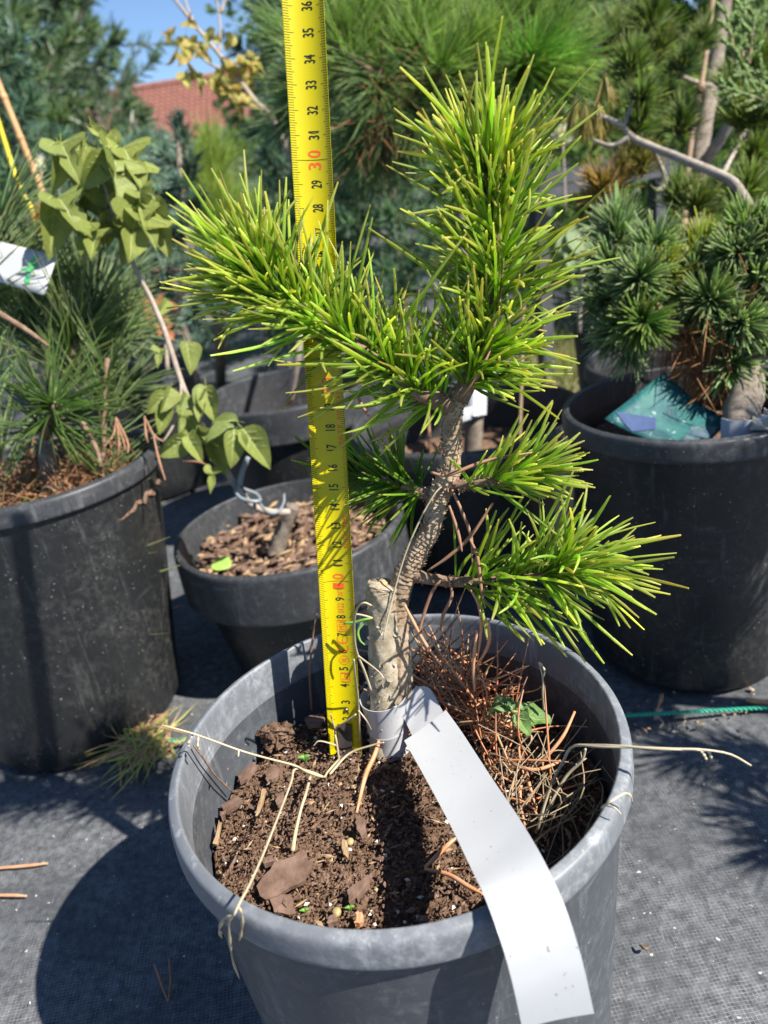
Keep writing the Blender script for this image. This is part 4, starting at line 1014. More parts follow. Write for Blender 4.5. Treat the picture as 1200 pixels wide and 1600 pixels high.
def patch(name, uv, mat, n=3):
    a, b, c, d = [V3(x) for x in ((0.2586,0.3171,0.2564), (0.2907,0.2701,0.2243), (0.2577,0.2479,0.2111), (0.1935,0.2765,0.2389))]
    f = lambda u, v: (a*(1-u)+b*u)*(1-v)+(d*(1-u)+c*u)*v+tn*.006*math.sin(u*3.14)
    s = -1 if tn.dot(f(.5, .5)-np.array(CAM)) > 0 else 1
    V = []
    off = .0007 if s > 0 else .0012
    q = [V3((x, y, 0)) for x, y in uv]
    for i in range(5):
        for j in range(7):
            p = (q[0]*(1-j/6)+q[1]*j/6)*(1-i/4)+(q[3]*(1-j/6)+q[2]*j/6)*i/4; V.append(f(p[0], p[1])+s*tn*off)
    pyobj(name, V, [(i*7+j, i*7+j+1, i*7+j+8, i*7+j+7) for i in range(4) for j in range(6)], mat, tcard, True)
patch('navy_patch', [(.02, .85), (.36, .62), (.46, .80), (.3, .99)], M_navy)
patch('pale_patch', [(.72, .5), (.97, .3), (.97, .85), (.78, .9)], M_fleck)
wl = thing('plant_label', 'short white label band round the foot of the right pot pine', 'plant label', (0.2849,0.2492,0.2266))
cc2 = V3((0.2923,0.2558,0.2217))
V = []; 
for a in np.linspace(-2.9, .1, 14):
    for h in (-.012, .012): V.append((cc2[0]+.0185*math.cos(a), cc2[1]+.0185*math.sin(a), cc2[2]+h))
for a in np.linspace(-2.9, .1, 14):
    for h in (-.012, .012): V.append((cc2[0]+.0179*math.cos(a), cc2[1]+.0179*math.sin(a), cc2[2]+h))
pyobj('band', V, [(2*k, 2*k+2, 2*k+3, 2*k+1) for k in range(13)]+[(28+2*k, 28+2*k+1, 28+2*k+3, 28+2*k+2) for k in range(13)]+[(2*k+1, 2*k+3, 28+2*k+3, 28+2*k+1) for k in range(13)], M_white, wl, True)
card('plant_tag', 'tan tag at the far right edge inside the right pot', 'plant tag', ((0.2936,0.2420,0.2349), (0.3200,0.2470,0.2339), (0.3122,0.2317,0.2239), (0.2851,0.2287,0.2295)), simple('tan_card', (.42, .36, .28), (.36, .3, .23), 60, .5, .3), bow=.001)

# ================================================================ CENTRE PINE (in the wide pot)
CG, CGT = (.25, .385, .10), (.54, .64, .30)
def tuft(c, d, n=280, L=.060, W=.0014, col=CG, tip=CGT, r=.003, ax=.05, **k):
    c = V3(c); d = nrm(V3(d)); return sh(tuple(c-d*ax), tuple(c), n, L, W, col, tip, a0=k.pop('a0', 1.25), a1=k.pop('a1', .45), t0=.1, r=r, **k)
cs_ = []
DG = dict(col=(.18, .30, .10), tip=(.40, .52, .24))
for c_, d_, kw in (((0.0519,0.7984,0.6044), (-.2, 0, 1), {}), ((0.0306,0.8126,0.5870), (-.6, 0, .6), {}), ((0.0910,0.8232,0.6110), (.2, -.2, 1), {}), ((0.1302,0.8481,0.6179), (.1, -.2, .9), {}), ((0.1468,0.7864,0.5772), (.3, -.5, .5), {}),
                   ((0.1641,0.7395,0.5453), (.1, -.8, .5), dict(n=190)), ((0.1991,0.7798,0.5622), (.3, -.5, .6), {}), ((0.1918,0.8316,0.6052), (.1, -.2, .9), {}), ((0.2309,0.7809,0.5646), (.2, -.4, .8), dict(n=180)), ((0.2666,0.8411,0.6020), (.2, -.1, .9), {}),
                   ((0.2772,0.7373,0.5401), (.3, -.7, .3), dict(n=210, col=(.18, .38, .06), tip=(.38, .56, .16))), ((0.3218,0.8047,0.5691), (.4, -.3, .7), {}), ((0.3183,0.7640,0.5264), (.8, -.4, .2), dict(col=(.17, .35, .06))), ((0.2878,0.7565,0.5094), (.4, -.5, -.3), {}), ((0.2560,0.7701,0.5153), (.1, -.6, -.1), {}),
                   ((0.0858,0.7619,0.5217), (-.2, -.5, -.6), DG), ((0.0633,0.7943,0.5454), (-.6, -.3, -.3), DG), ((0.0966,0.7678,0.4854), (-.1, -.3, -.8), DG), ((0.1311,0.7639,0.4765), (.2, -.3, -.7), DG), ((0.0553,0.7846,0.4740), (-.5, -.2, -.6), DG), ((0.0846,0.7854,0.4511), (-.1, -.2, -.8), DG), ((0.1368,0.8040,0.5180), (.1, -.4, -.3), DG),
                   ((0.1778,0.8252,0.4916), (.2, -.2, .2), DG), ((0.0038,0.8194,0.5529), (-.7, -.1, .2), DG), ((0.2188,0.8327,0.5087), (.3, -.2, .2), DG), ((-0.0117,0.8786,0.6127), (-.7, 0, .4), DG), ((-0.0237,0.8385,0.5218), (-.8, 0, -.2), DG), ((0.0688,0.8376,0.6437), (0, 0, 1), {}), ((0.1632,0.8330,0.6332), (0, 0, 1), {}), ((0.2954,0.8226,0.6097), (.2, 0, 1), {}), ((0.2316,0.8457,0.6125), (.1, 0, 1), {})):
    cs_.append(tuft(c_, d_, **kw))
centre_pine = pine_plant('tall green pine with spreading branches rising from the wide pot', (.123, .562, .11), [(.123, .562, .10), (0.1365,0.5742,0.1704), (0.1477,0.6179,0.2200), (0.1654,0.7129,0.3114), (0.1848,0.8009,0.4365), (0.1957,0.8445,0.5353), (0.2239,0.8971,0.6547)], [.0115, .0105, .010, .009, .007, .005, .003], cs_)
for pts in ([(0.1953,0.8309,0.5045), (0.1447,0.7954,0.5232), (0.1046,0.7785,0.5344), (0.0761,0.7768,0.5555), (0.0493,0.7881,0.5811), (0.0350,0.7954,0.5976)], [(0.1061,0.7784,0.5342), (0.1348,0.8025,0.5640), (0.1537,0.8275,0.5961), (0.1644,0.8399,0.6241)], [(0.1950,0.8343,0.5123), (0.2410,0.7874,0.5298), (0.2784,0.7582,0.5381)], [(0.1902,0.8141,0.4666), (0.1396,0.7906,0.4876), (0.0842,0.7767,0.5056), (0.0426,0.7937,0.4947)], [(0.1990,0.8442,0.5348), (0.1867,0.8188,0.5763), (0.2416,0.8401,0.5997)]):
    tube('branch', pts, [.0055, .0042, .0036, .003], simple('tan_branch', (.20, .13, .085), (.34, .25, .18), 150, .8, .2, .6) if False else M_twig, centre_pine, 8, 24, rough(.0005))
dn2 = Needles(); g = np.random.default_rng(40)
for c_, n_ in (((0.0935,0.7614,0.5206), 40), ((0.0796,0.7561,0.4837), 70), ((0.1025,0.7625,0.4735), 50), ((0.1303,0.7832,0.5451), 30), ((0.1597,0.7697,0.5394), 30)):
    b = V3(c_)+g.normal(0, .018, (n_, 3)); dn2.add(b, nrm(g.normal(0, .7, (n_, 3))+np.array((0, -.1, -.5))), g.uniform(.02, .05, n_), np.full(n_, .0014), np.tile((.36, .14, .06), (n_, 1))*g.uniform(.7, 1.2, (n_, 1)), np.tile((.4, .2, .1), (n_, 1)), g.normal(0, .12, (n_, 3)))
o = dn2.build('dead_needles', M_dead, centre_pine, 3, 3); o['label'] = 'rust coloured dead needles on the inner branches'
t = thing('plant_label', 'white label tied to the pale trunk just behind the small pine', 'plant label', (0.1309,0.5552,0.1769))
ribbon('strip', [(0.0948,0.5579,0.1706), (0.1140,0.5544,0.1799), (0.1367,0.5566,0.1801)], [(0.1015,0.5523,0.1580), (0.1167,0.5482,0.1660), (0.1384,0.5517,0.1689)], 14, M_white, t)
ribbon('band', [(0.1267,0.5908,0.1957), (0.1397,0.5745,0.2007), (0.1551,0.5892,0.1921)], [(0.1176,0.5621,0.1678), (0.1313,0.5483,0.1711), (0.1474,0.5614,0.1661)], 14, M_white, t)
t = thing('bamboo_stake', 'thin tan stake in the wide pot right of the pale trunk', 'stake', (0.1730,0.4993,0.1493)); tube('cane', [(0.1747,0.5183,0.1427), (0.1947,0.5650,0.2239), (0.2174,0.6229,0.3055)], .002, M_stakebrown, t, 8, 20)
t = thing('dry_grass_stem', 'dry tan weed stalk in the wide pot left of the small pine trunk', 'grass stem', (0.0701,0.4881,0.1487)); tube('stalk', [(0.0701,0.4881,0.1487), (0.0732,0.4897,0.1770), (0.0775,0.5131,0.2053)], [.0022, .0018, .0012], M_deadtube2, t, 6, 12)

# ================================================================ RIGHT BACK PINE WITH STAKES
HG, HGT, HY, HYT = (.16, .25, .07), (.40, .46, .17), (.42, .38, .11), (.62, .54, .22)
hs = []
M_palebranch = bark_mat('pale_branch_bark', (.22, .18, .14), (.36, .31, .25), (.46, .41, .34), (.28, .23, .18))
for c_, d_, kw in (((0.3426,0.6122,0.5044), (-.1, -.4, .8), dict(n=190)), ((0.3465,0.5861,0.4701), (.2, -.6, .6), dict(n=120)), ((0.3390,0.5866,0.4462), (.1, -.4, .7), {}), ((0.4035,0.6286,0.4425), (.1, -.3, .9), {}), ((0.4617,0.6043,0.4368), (.1, -.5, .7), dict(n=170, col=(.24, .33, .06), tip=(.52, .56, .18))), ((0.4555,0.5658,0.3991), (.2, -.6, .4), dict(n=160, col=(.2, .29, .06))),
                   ((0.5063,0.6621,0.4935), (.3, -.3, .7), dict(n=160, col=(.21, .31, .06))), ((0.4258,0.7673,0.5586), (.1, -.2, 1), dict(L=.042, n=170)), ((0.4293,0.7530,0.5261), (.1, -.3, .8), dict(col=(.22, .28, .08))), ((0.4996,0.7881,0.5314), (.2, -.2, .8), {}), ((0.4587,0.7557,0.5075), (.1, -.2, .7), dict(col=(.09, .17, .07))), ((0.3466,0.6028,0.4086), (-.2, -.4, .6), dict(col=(.27, .28, .08), tip=HYT)),
                   ((0.2896,0.5631,0.3930), (-.3, -.4, .7), dict(col=(.32, .28, .08), tip=(.6, .38, .14))), ((0.3282,0.6107,0.4019), (-.1, -.3, .6), dict(col=HY, tip=HYT, n=90)), ((0.4164,0.4998,0.3733), (.2, -.4, .7), dict(col=(.24, .34, .08))), ((0.3686,0.5546,0.3738), (.0, -.4, .7), {}), ((0.3778,0.5296,0.3667), (.1, -.4, .8), dict(col=(.22, .28, .08))), ((0.2963,0.6157,0.3636), (-.4, -.4, .5), {}),
                   ((0.5209,0.7656,0.4805), (.2, -.3, .6), {}), ((0.4736,0.5804,0.4322), (.3, -.4, .3), {}), ((0.3880,0.7938,0.5445), (-.3, -.2, .8), dict(L=.04, col=(.18, .25, .09))), ((0.4390,0.7613,0.4708), (0, -.2, .6), dict(col=(.09, .17, .07))), ((0.4380,0.8406,0.5761), (-.2, 0, .9), dict(L=.045))):
    kw = dict(kw); kw.setdefault('L', .030)
    hs.append(tuft(c_, d_, int(1.35*kw.pop('n', 130)), kw.pop('L'), .0017, kw.pop('col', HG), kw.pop('tip', HGT), .0022, .022))
for c_, n_ in (((0.3123,0.6074,0.4935), 70), ((0.2877,0.5968,0.4694), 90), ((0.3003,0.5946,0.4644), 70), ((0.2850,0.6210,0.4747), 60)):
    hs.append(sh(tuple(V3(c_)+np.array((0, 0, .006))), c_, n_, .036, .0016, HY, HYT, a0=.9, a1=.5, up=-.9, j=.12, t0=.1, r=.0014))
back_pine = pine_plant('open branched pine with tufted needles behind the right pot', (.48, .62, .0), [(0.4531,0.7043,0.2672), (0.4821,0.7676,0.3611), (0.5169,0.8218,0.4345), (0.5509,0.8704,0.4950), (0.6019,0.9489,0.5987)], [.0115, .0112, .0105, .0098, .0088], hs)
for pts, r in (([(0.3854,0.4402,0.3622), (0.3872,0.4690,0.3780), (0.3843,0.4890,0.3862), (0.3585,0.5314,0.4078), (0.3374,0.5602,0.4236), (0.3247,0.5704,0.4342), (0.3219,0.5805,0.4448)], [.0042, .0046, .0046, .0042, .0038, .0036, .0026]), ([(0.3219,0.5805,0.4448), (0.3312,0.5869,0.4593), (0.3364,0.5947,0.4770)], [.0028, .0024, .002]), ([(0.3228,0.5793,0.4422), (0.3115,0.5889,0.4516), (0.2962,0.5927,0.4601)], [.0036, .003, .002]), ([(0.3224,0.5694,0.4322), (0.3054,0.5729,0.4276), (0.2886,0.5823,0.4365)], [.003, .0025, .0016]),
               ([(0.4916,0.7765,0.3813), (0.5020,0.7551,0.4071), (0.5135,0.7435,0.4302)], [.008, .007, .006]), ([(0.3958,0.5159,0.3851), (0.4348,0.5680,0.4041), (0.4778,0.6012,0.4299)], [.0026, .0022, .0018]), ([(0.4178,0.5595,0.3850), (0.4491,0.6000,0.4022), (0.4833,0.6415,0.4220)], [.0042, .004, .003]), ([(0.4555,0.7725,0.4962), (0.4793,0.7900,0.4862), (0.5210,0.8178,0.4750)], [.0025, .003, .0035]), ([(0.3483,0.5764,0.4232), (0.3622,0.5893,0.4029), (0.3706,0.5913,0.3826), (0.3580,0.5879,0.3749)], [.002, .0025, .0022])):
    tube('branch', pts, r, M_palebranch, back_pine, 10, 30, rough(r[0]*.08))
t = thing('cane_stake', 'brown cane tied beside the grey trunk at the upper right', 'stake', (0.4294,0.6746,0.2740))
tube('cane', [(0.4305,0.6921,0.2642), (0.4659,0.7547,0.3939), (0.5002,0.7981,0.4797), (0.5468,0.8690,0.5909)], [.0044, .0042, .004, .0038], M_stakebrown, t, 8, 40)
tube('node', [(0.4942,0.7897,0.4682), (0.4966,0.7915,0.4723), (0.4987,0.7945,0.4767)], [.0044, .0058, .0044], M_stakebrown, t, 8, 8)
# scale leaved evergreen sprigs at the right edge
def sprig_plant(label, base, axes, group=None):
    t = thing('evergreen_shrub', label, 'evergreen', base); nb = Needles(); tw = []
    for a, b, k in axes:
        a, b = V3(a), V3(b); d = b-a; L = np.linalg.norm(d); tw.append(([a, b], [.002, .001], 6))
        for q in range(k):
            f = (q+.5)/k; p = a+d*f; sd_ = nrm(np.cross(d, np.array(F)))*(1 if q % 2 else -1); e = p+(d/L*.9+sd_*.75+rng.normal(0, .15, 3))*L*.30*(1.1-f*.6)
            shoot(nb, [tuple(p), tuple((p+e)/2), tuple(e)], 60, .0042, .0026, .55, .3, (.22, .35, .11), (.42, .52, .22), .2, .0, pair=False)
        shoot(nb, [tuple(a), tuple(b)], 110, .0042, .0026, .5, .3, (.22, .35, .11), (.42, .52, .22), .2, 0, pair=False)
    tubes_joined('branches', tw, M_twig, t, 5, 'stuff'); nb.build('scale_leaves', M_needle_far, t, 4, 2, (.7, 1, .4), .7); return t
sprig_plant('scale leaved evergreen sprigs at the upper right edge', (.62, .55, 0), [((0.4499,0.6051,0.4883), (0.4473,0.6271,0.5382), 6), ((0.4570,0.6060,0.4904), (0.4757,0.6412,0.5453), 7), ((0.4625,0.6029,0.4833), (0.4777,0.6237,0.5305), 6), ((0.4732,0.5619,0.4398), (0.4258,0.5844,0.4661), 9), ((0.4808,0.5767,0.4487), (0.4482,0.6012,0.4793), 7), ((0.4674,0.5556,0.4256), (0.4645,0.5778,0.4511), 3), ((0.4970,0.5757,0.4463), (0.4499,0.6051,0.4883), 5)])

# ================================================================ OTHER BACKGROUND PLANTS
def conifer(label, base, h, r, nbr, nn, L, W, col, tip, seed, name='conifer_tree', cat='conifer', z0=.1, up=.25, group=None, shape=.8, sub=4, lean=(0, 0), K=2):
    g = np.random.default_rng(seed); base = V3(base)
    t = thing(name, label, cat, tuple(base), group)
    top = base+np.array((lean[0], lean[1], h))
    tube('trunk', [tuple(base), tuple(base*.5+top*.5+g.normal(0, .01*h, 3)*np.array((1, 1, 0))), tuple(top)], [h*.018, h*.012, h*.004], M_bark_far, t, 8, 20, rough(h*.0012))
    nb = Needles(); tw = []
    for k in range(nbr):
        f = z0+(1-z0)*((k+g.uniform(0, 1))/nbr)**.9; a = k*2.399+g.uniform(-.4, .4)
        p = base*(1-f)+top*f; l = r*((1-f)**shape+.08)*g.uniform(.65, 1.15)
        d = np.array((math.cos(a), math.sin(a), up+.6*f+g.uniform(-.2, .2)))
        e = p+d*l; m = p+d*l*.5+np.array((0, 0, -.05*l))
        tw.append(([p, m, e], [h*.004, h*.0025, h*.001], 6))
        shoot(nb, [m*.6+p*.4, m*.2+e*.8, e], int(nn/nbr*.45), L, W, 1.1, .5, col, tip, .35, .05, pair=False, cj=.28)
        for q in range(sub):
            f2 = g.uniform(.3, .95); pp_ = p*(1-f2)+e*f2; dd_ = nrm(d*.7+g.normal(0, .6, 3)); ee = pp_+dd_*l*g.uniform(.25, .5)
            tw.append(([pp_, ee], [h*.0016, h*.0008], 3))
            shoot(nb, [tuple(pp_), tuple(ee)], int(nn/nbr*.55/sub), L, W, 1.1, .5, col, tip, .35, .05, pair=False, cj=.28)
    tubes_joined('branches', tw, M_bark_far, t, 4, 'stuff')
    nb.build('crown', M_needle_far, t, K, 2, (.8, 1, .3)); return t
M_foliage = needle_mat('broadleaf_foliage', .5, .45, (1.35, 1.35, .6), .4)
def broadleaf(label, base, h, r, n, ls_, col, tip, seed, clumps=24, name='leafy_tree', cat='tree', group=None, z0=.2, trunk=True):
    g = np.random.default_rng(seed); base = V3(base); t = thing(name, label, cat, tuple(base), group)
    nb = Needles(); tw = [([base, base+np.array((g.normal(0, .03*h), g.normal(0, .03*h), h*.5)), base+np.array((0, 0, h*.92))], [h*.022, h*.015, h*.004], 10)]
    cs = np.stack([g.normal(0, .42, clumps), g.normal(0, .42, clumps), g.uniform(z0, 1, clumps)], -1)
    cs[:, :2] *= (1.15-cs[:, 2:3]*.65); C = base+cs*np.array((r, r, h))
    for c in C:
        z = base+np.array((0, 0, max(h*.15, (c[2]-base[2])*.6))); tw.append(([z, (z+c)/2+np.array((0, 0, .03*h)), c], [h*.007, h*.004, h*.0015], 6))
        m = n//clumps; rr = r*.34*g.uniform(.7, 1.3); v = nrm(g.normal(size=(m, 3)))*g.uniform(.2, 1, (m, 1))**.5*rr*np.array((1, 1, .75))
        j = g.normal(1, .22, (m, 1))
        nb.add(c+v, nrm(g.normal(0, .6, (m, 3))+np.array((0, 0, -.35))+v/rr*.7), np.full(m, ls_)*g.uniform(.6, 1.3, m), np.full(m, ls_*.62)*g.uniform(.7, 1.2, m), np.clip(np.array(col)*j, .004, 1), np.clip(np.array(tip)*j, .004, 1), g.normal(0, .12, (m, 3)))
    tubes_joined('trunk', tw, M_bark_far, t, 6)
    nb.build('crown', M_foliage, t, 2, 2, (.15, 1, .1)); return t
# blue spruce and cypress like pine between the maple and the tape
BS, BST = (.17, .28, .23), (.40, .52, .47)
bs = []
for c_, d_, kw in (((-0.1980,1.0150,0.5504), (0, -.1, 1), dict(ax=.07, n=160)), ((-0.2283,0.9955,0.5061), (-.4, -.4, .7), {}), ((-0.1865,0.9908,0.4954), (.4, -.4, .7), {}), ((-0.2096,0.9459,0.4679), (0, -.8, .4), {}), ((-0.2464,0.9534,0.4602), (-.7, -.3, .4), {}), ((-0.1829,0.9454,0.4420), (.6, -.4, .4), dict(col=(.12, .22, .15))), ((-0.2055,0.9013,0.4164), (.1, -.8, .2), dict(col=(.11, .20, .14))), ((-0.2394,0.8979,0.4087), (-.4, -.6, .2), dict(col=(.11, .20, .14))), ((-0.1645,0.8254,0.3682), (.8, -.3, .1), dict(ax=.1, n=180, col=(.20, .31, .25))), ((-0.1336,0.7831,0.3467), (.8, -.4, -.1), dict(ax=.1, n=180, col=(.20, .31, .25))), ((-0.1933,0.8201,0.3563), (.2, -.6, .1), dict(col=(.12, .21, .16))), ((-0.0985,0.8526,0.3555), (.7, -.3, .2), dict(ax=.1)), ((-0.1775,0.7704,0.3178), (.3, -.6, -.1), {}), ((-0.1436,0.7408,0.3003), (.6, -.5, -.1), {}), ((-0.1984,0.7613,0.2973), (-.1, -.6, -.2), dict(col=(.15, .26, .20)))):
    kw = dict(kw); bs.append(tuft(c_, d_, int(1.4*kw.pop('n', 140)), .024, .0024, kw.pop('col', BS), BST, .004, kw.pop('ax', .055), a0=1.2, a1=.6))
pine_plant('pale blue spruce between the maple sapling and the tape', (-.365, .985, .16), [(-.365, .985, .15), (-0.2158,0.8909,0.3433), (-0.2103,0.9727,0.4545), (-0.2022,1.0206,0.5382)], [.009, .008, .006, .003], bs, K=3, Sg=2, name='spruce_tree', cat='spruce')
fs = []
for u, v, d_, c in ((335,235,1.5,0), (322,290,1.5,0), (350,300,1.48,0), (340,350,1.45,0), (360,370,1.45,0), (325,375,1.45,0), (345,265,1.52,0), (365,330,1.5,0)):
    p = V3((0, 0, 0))
fs = [sh(a, b, 200, .075, .002, (.22, .34, .05), (.42, .52, .10), a0=.7, a1=.3, r=.004, t0=.05) for a, b in (((-0.2319,1.3489,0.4401), (-0.2124,1.3875,0.5276)), ((-0.2168,1.3162,0.4155), (-0.1972,1.3492,0.4903)), ((-0.2371,1.3125,0.4071), (-0.2255,1.3470,0.4854)), ((-0.2175,1.2699,0.3600), (-0.1978,1.3034,0.4360)), ((-0.2051,1.2641,0.3469), (-0.1871,1.2903,0.4062)), ((-0.2459,1.2668,0.3530), (-0.2293,1.2955,0.4182)), ((-0.2138,1.2343,0.3042), (-0.1961,1.2628,0.3688)), ((-0.1785,1.2994,0.3278), (-0.1623,1.3239,0.3833)))]
pine_plant('upright yellow green pine in front of the red roofed house', (-0.3516,1.6901,0.0000), [(-0.3516,1.6901,0.0000), (-0.2416,1.2627,0.2445), (-0.2162,1.3377,0.4146)], [.014, .012, .006], fs, K=3, Sg=2)
# loose standing conifers behind, each a tree of its own
LG, LGT = (.09, .15, .08), (.2, .27, .18)
FARG = 'conifers standing behind the pots'
conifer('grey green conifer behind the left pine at the far left edge', (-1.15, 1.75, 0), 1.55, .55, 80, 25000, .045, .0045, (0.099, 0.165, 0.099), (0.247, 0.330, 0.231), 1, up=.35, group=FARG)
conifer('tall feathery dark conifer rising behind the maple sapling', (-1.02, 2.6, 0), 1.85, .60, 90, 27000, .05, .006, (0.091, 0.157, 0.091), (0.231, 0.330, 0.214), 2, up=.5, group=FARG)
conifer('slim conifer beside the patch of blue sky', (-.90, 3.3, 0), 1.32, .30, 60, 9000, .05, .007, (0.099, 0.165, 0.099), (0.231, 0.330, 0.214), 3, up=.6, group=FARG)
conifer('low bluish conifer behind the bamboo stake', (-.68, 1.45, 0), .88, .36, 50, 12000, .035, .0036, (0.091, 0.165, 0.116), (0.231, 0.363, 0.264), 4, up=.35, group=FARG)
conifer('deep green conifer behind the maple leaves', (-.80, 2.0, 0), 1.05, .45, 50, 11000, .04, .005, (0.083, 0.148, 0.066), (0.214, 0.297, 0.148), 9, up=.3, group=FARG)
conifer('blue grey conifer behind the upper part of the tape', (-.02, 1.9, 0), 1.25, .22, 56, 12000, .04, .0045, (0.124, 0.206, 0.157), (0.297, 0.412, 0.330), 5, up=.3, group=FARG)
conifer('shadowy green conifer low behind the tape and leader', (.12, 1.35, 0), .62, .34, 50, 12000, .035, .0036, (0.083, 0.157, 0.099), (0.198, 0.314, 0.198), 6, up=.2, group=FARG)
conifer('dark conifer behind the centre pine branches', (.45, 2.1, 0), 1.35, .55, 60, 13000, .05, .005, (0.074, 0.140, 0.074), (0.198, 0.297, 0.165), 7, up=.3, group=FARG)
conifer('small green conifer beyond the dry grass patch', (.62, 1.55, 0), .62, .30, 40, 9000, .035, .0036, (0.099, 0.181, 0.066), (0.264, 0.363, 0.148), 8, up=.3, group=FARG)
conifer('low conifer behind the farthest back right pot', (.95, 1.5, 0), .60, .34, 40, 9000, .035, .0036, (0.099, 0.181, 0.083), (0.264, 0.363, 0.165), 10, up=.3, group=FARG)
conifer('bluish conifer low left of the tape behind its pots', (-.38, 1.55, 0), .55, .28, 40, 8000, .03, .0034, (0.140, 0.231, 0.181), (0.330, 0.462, 0.380), 12, up=.25, group=FARG)
LTG = 'leafy trees and shrubs far behind the pots'
broadleaf('dark leafy tree behind the right back pine', (1.35, 3.2, 0), 2.1, .85, 7000, .055, (0.083, 0.158, 0.033), (0.165, 0.255, 0.060), 21, 30, group=LTG)
broadleaf('leafy tree with sunlit light green clumps above the centre pine', (.95, 3.9, 0), 1.9, .70, 7000, .055, (0.150, 0.255, 0.045), (0.300, 0.405, 0.090), 22, 26, group=LTG)
broadleaf('leafy tree at the upper right corner', (2.1, 3.0, 0), 2.2, .8, 6000, .06, (0.075, 0.150, 0.038), (0.150, 0.240, 0.075), 23, 26, group=LTG)
broadleaf('low light green shrub behind the right back pine and grey rail', (1.15, 2.4, 0), .55, .6, 4500, .05, (0.150, 0.255, 0.060), (0.270, 0.375, 0.105), 24, 20, group=LTG, name='leafy_shrub', cat='shrub')
broadleaf('leafy shrub below the house wall', (-.95, 6.0, 0), .75, .9, 4000, .07, (0.120, 0.195, 0.075), (0.225, 0.315, 0.120), 25, 20, group=LTG, name='leafy_shrub', cat='shrub')
broadleaf('greyish leafy shrub in front of the house wall', (-.30, 4.6, 0), .55, .45, 3500, .06, (0.150, 0.210, 0.135), (0.300, 0.375, 0.255), 26, 18, group=LTG, name='leafy_shrub', cat='shrub')
broadleaf('broad leafy tree far behind the tape', (.6, 8.0, 0), 3.2, 1.5, 6000, .11, (0.090, 0.165, 0.053), (0.180, 0.270, 0.090), 27, 30, group=LTG)
broadleaf('broad leafy tree far right behind everything', (4.2, 8.5, 0), 3.4, 1.9, 7000, .12, (0.083, 0.150, 0.045), (0.165, 0.255, 0.075), 28, 34, group=LTG)
broadleaf('broad leafy tree far left behind the conifers', (-4.6, 9.0, 0), 2.7, 1.5, 6000, .12, (0.090, 0.150, 0.068), (0.180, 0.255, 0.120), 29, 30, group=LTG)
broadleaf('leafy tree left of the red roof', (-4.6, 11.0, 0), 2.6, 1.2, 5000, .12, (0.105, 0.165, 0.075), (0.195, 0.270, 0.120), 30, 26, group=LTG)
broadleaf('leafy tree far behind the centre pine', (2.3, 9.0, 0), 3.0, 1.5, 6000, .12, (0.090, 0.165, 0.045), (0.180, 0.270, 0.075), 31, 30, group=LTG)
# shrub standing just right of the frame: its shadow falls on the cloth beside the front pot
ofs = []
for c_, n_ in (((.455, .10, .40), 260), ((.43, .12, .37), 260), ((.47, .13, .43), 260), ((.44, .08, .34), 220), ((.49, .06, .38), 220), ((.475, .015, .325), 130), ((.485, -.045, .31), 110), ((.50, -.075, .325), 110), ((.53, -.02, .36), 130)):
    c_ = np.array(c_); ofs.append(sh(tuple(c_-np.array((-.035, .0, .02))), tuple(c_), n_, .045, .0026, (.14, .22, .07), (.3, .36, .14), a0=1.4, a1=.7, t0=.1, r=.003))
pine_plant('pine just right of the frame casting the shadows on the cloth', (.62, .03, 0), [(.62, .03, 0), (.60, .04, .2), (.55, .05, .33), (.50, .08, .42)], [.014, .012, .009, .005], ofs, per=False)
# hedge far away closing the view
hd = Needles(); g = np.random.default_rng(77); N_ = 26000
xx = g.uniform(-30, 34, N_); hb = np.stack([xx, 22+g.normal(0, 1.2, N_)+.02*xx**2*.3, g.uniform(0, 1, N_)**.8*(2.3+.5*np.sin(xx*1.3)+.4*np.sin(xx*.53+1))], -1)
hb = hb[~((np.abs(hb[:, 0]+4.9) < 3.6) & (hb[:, 1] < 40))]; N_ = len(hb)
hd.add(hb, nrm(g.normal(size=(N_, 3))), np.full(N_, .5)*g.uniform(.6, 1.3, N_), np.full(N_, .32), np.tile((.06, .10, .04), (N_, 1))*g.normal(1, .2, (N_, 1)), np.tile((.10, .15, .06), (N_, 1)), g.normal(0, .1, (N_, 3)))
tag(hd.build('distant_trees', M_foliage, None, 2, 2, (.2, 1, .1)), 'mass of distant green trees along the horizon', 'trees')

# ---------------------------------------------------------------- house with a red tiled roof
H = thing('house', 'house with a red tiled roof and grey walls far behind the maple', 'house', (-5.0, 20., 0))
def boxv(x0, x1, y0, y1, z0, z1):
    return [(x, y, z) for x in (x0, x1) for y in (y0, y1) for z in (z0, z1)], [(0, 1, 3, 2), (4, 6, 7, 5), (0, 4, 5, 1), (2, 3, 7, 6), (0, 2, 6, 4), (1, 5, 7, 3)]
def box(name, *a, mat=None, parent=None):
    v, f = boxv(*a); return pyobj(name, v, f, mat, parent)
M_plaster = simple('grey_render', (.30, .29, .27), (.24, .23, .21), 3, .9, .1)
M_door = simple('pale_grey_boards', (.38, .38, .37), (.33, .33, .32), 4, .7, .2)
M_tile = simple('red_roof_tile', (.30, .135, .10), (.22, .10, .078), 6, .8, .2)
M_glass = simple('dark_glass', (.02, .022, .025), rough=.1)
M_fascia = simple('grey_fascia', (.20, .20, .20), rough=.7)
EZ, RZ = 1.85, 3.2
box('wall', -7.5, -1.2, 20.4, 24.6, 0, EZ, mat=M_plaster, parent=H)
dr = box('garage_door', -2.35, -1.55, 20.33, 20.39, .0, 1.7, mat=M_door, parent=H)
for k in range(6): box('board', -2.33+k*.13, -2.33+k*.13+.115, 20.30, 20.328, .03, 1.67, mat=M_door, parent=dr)
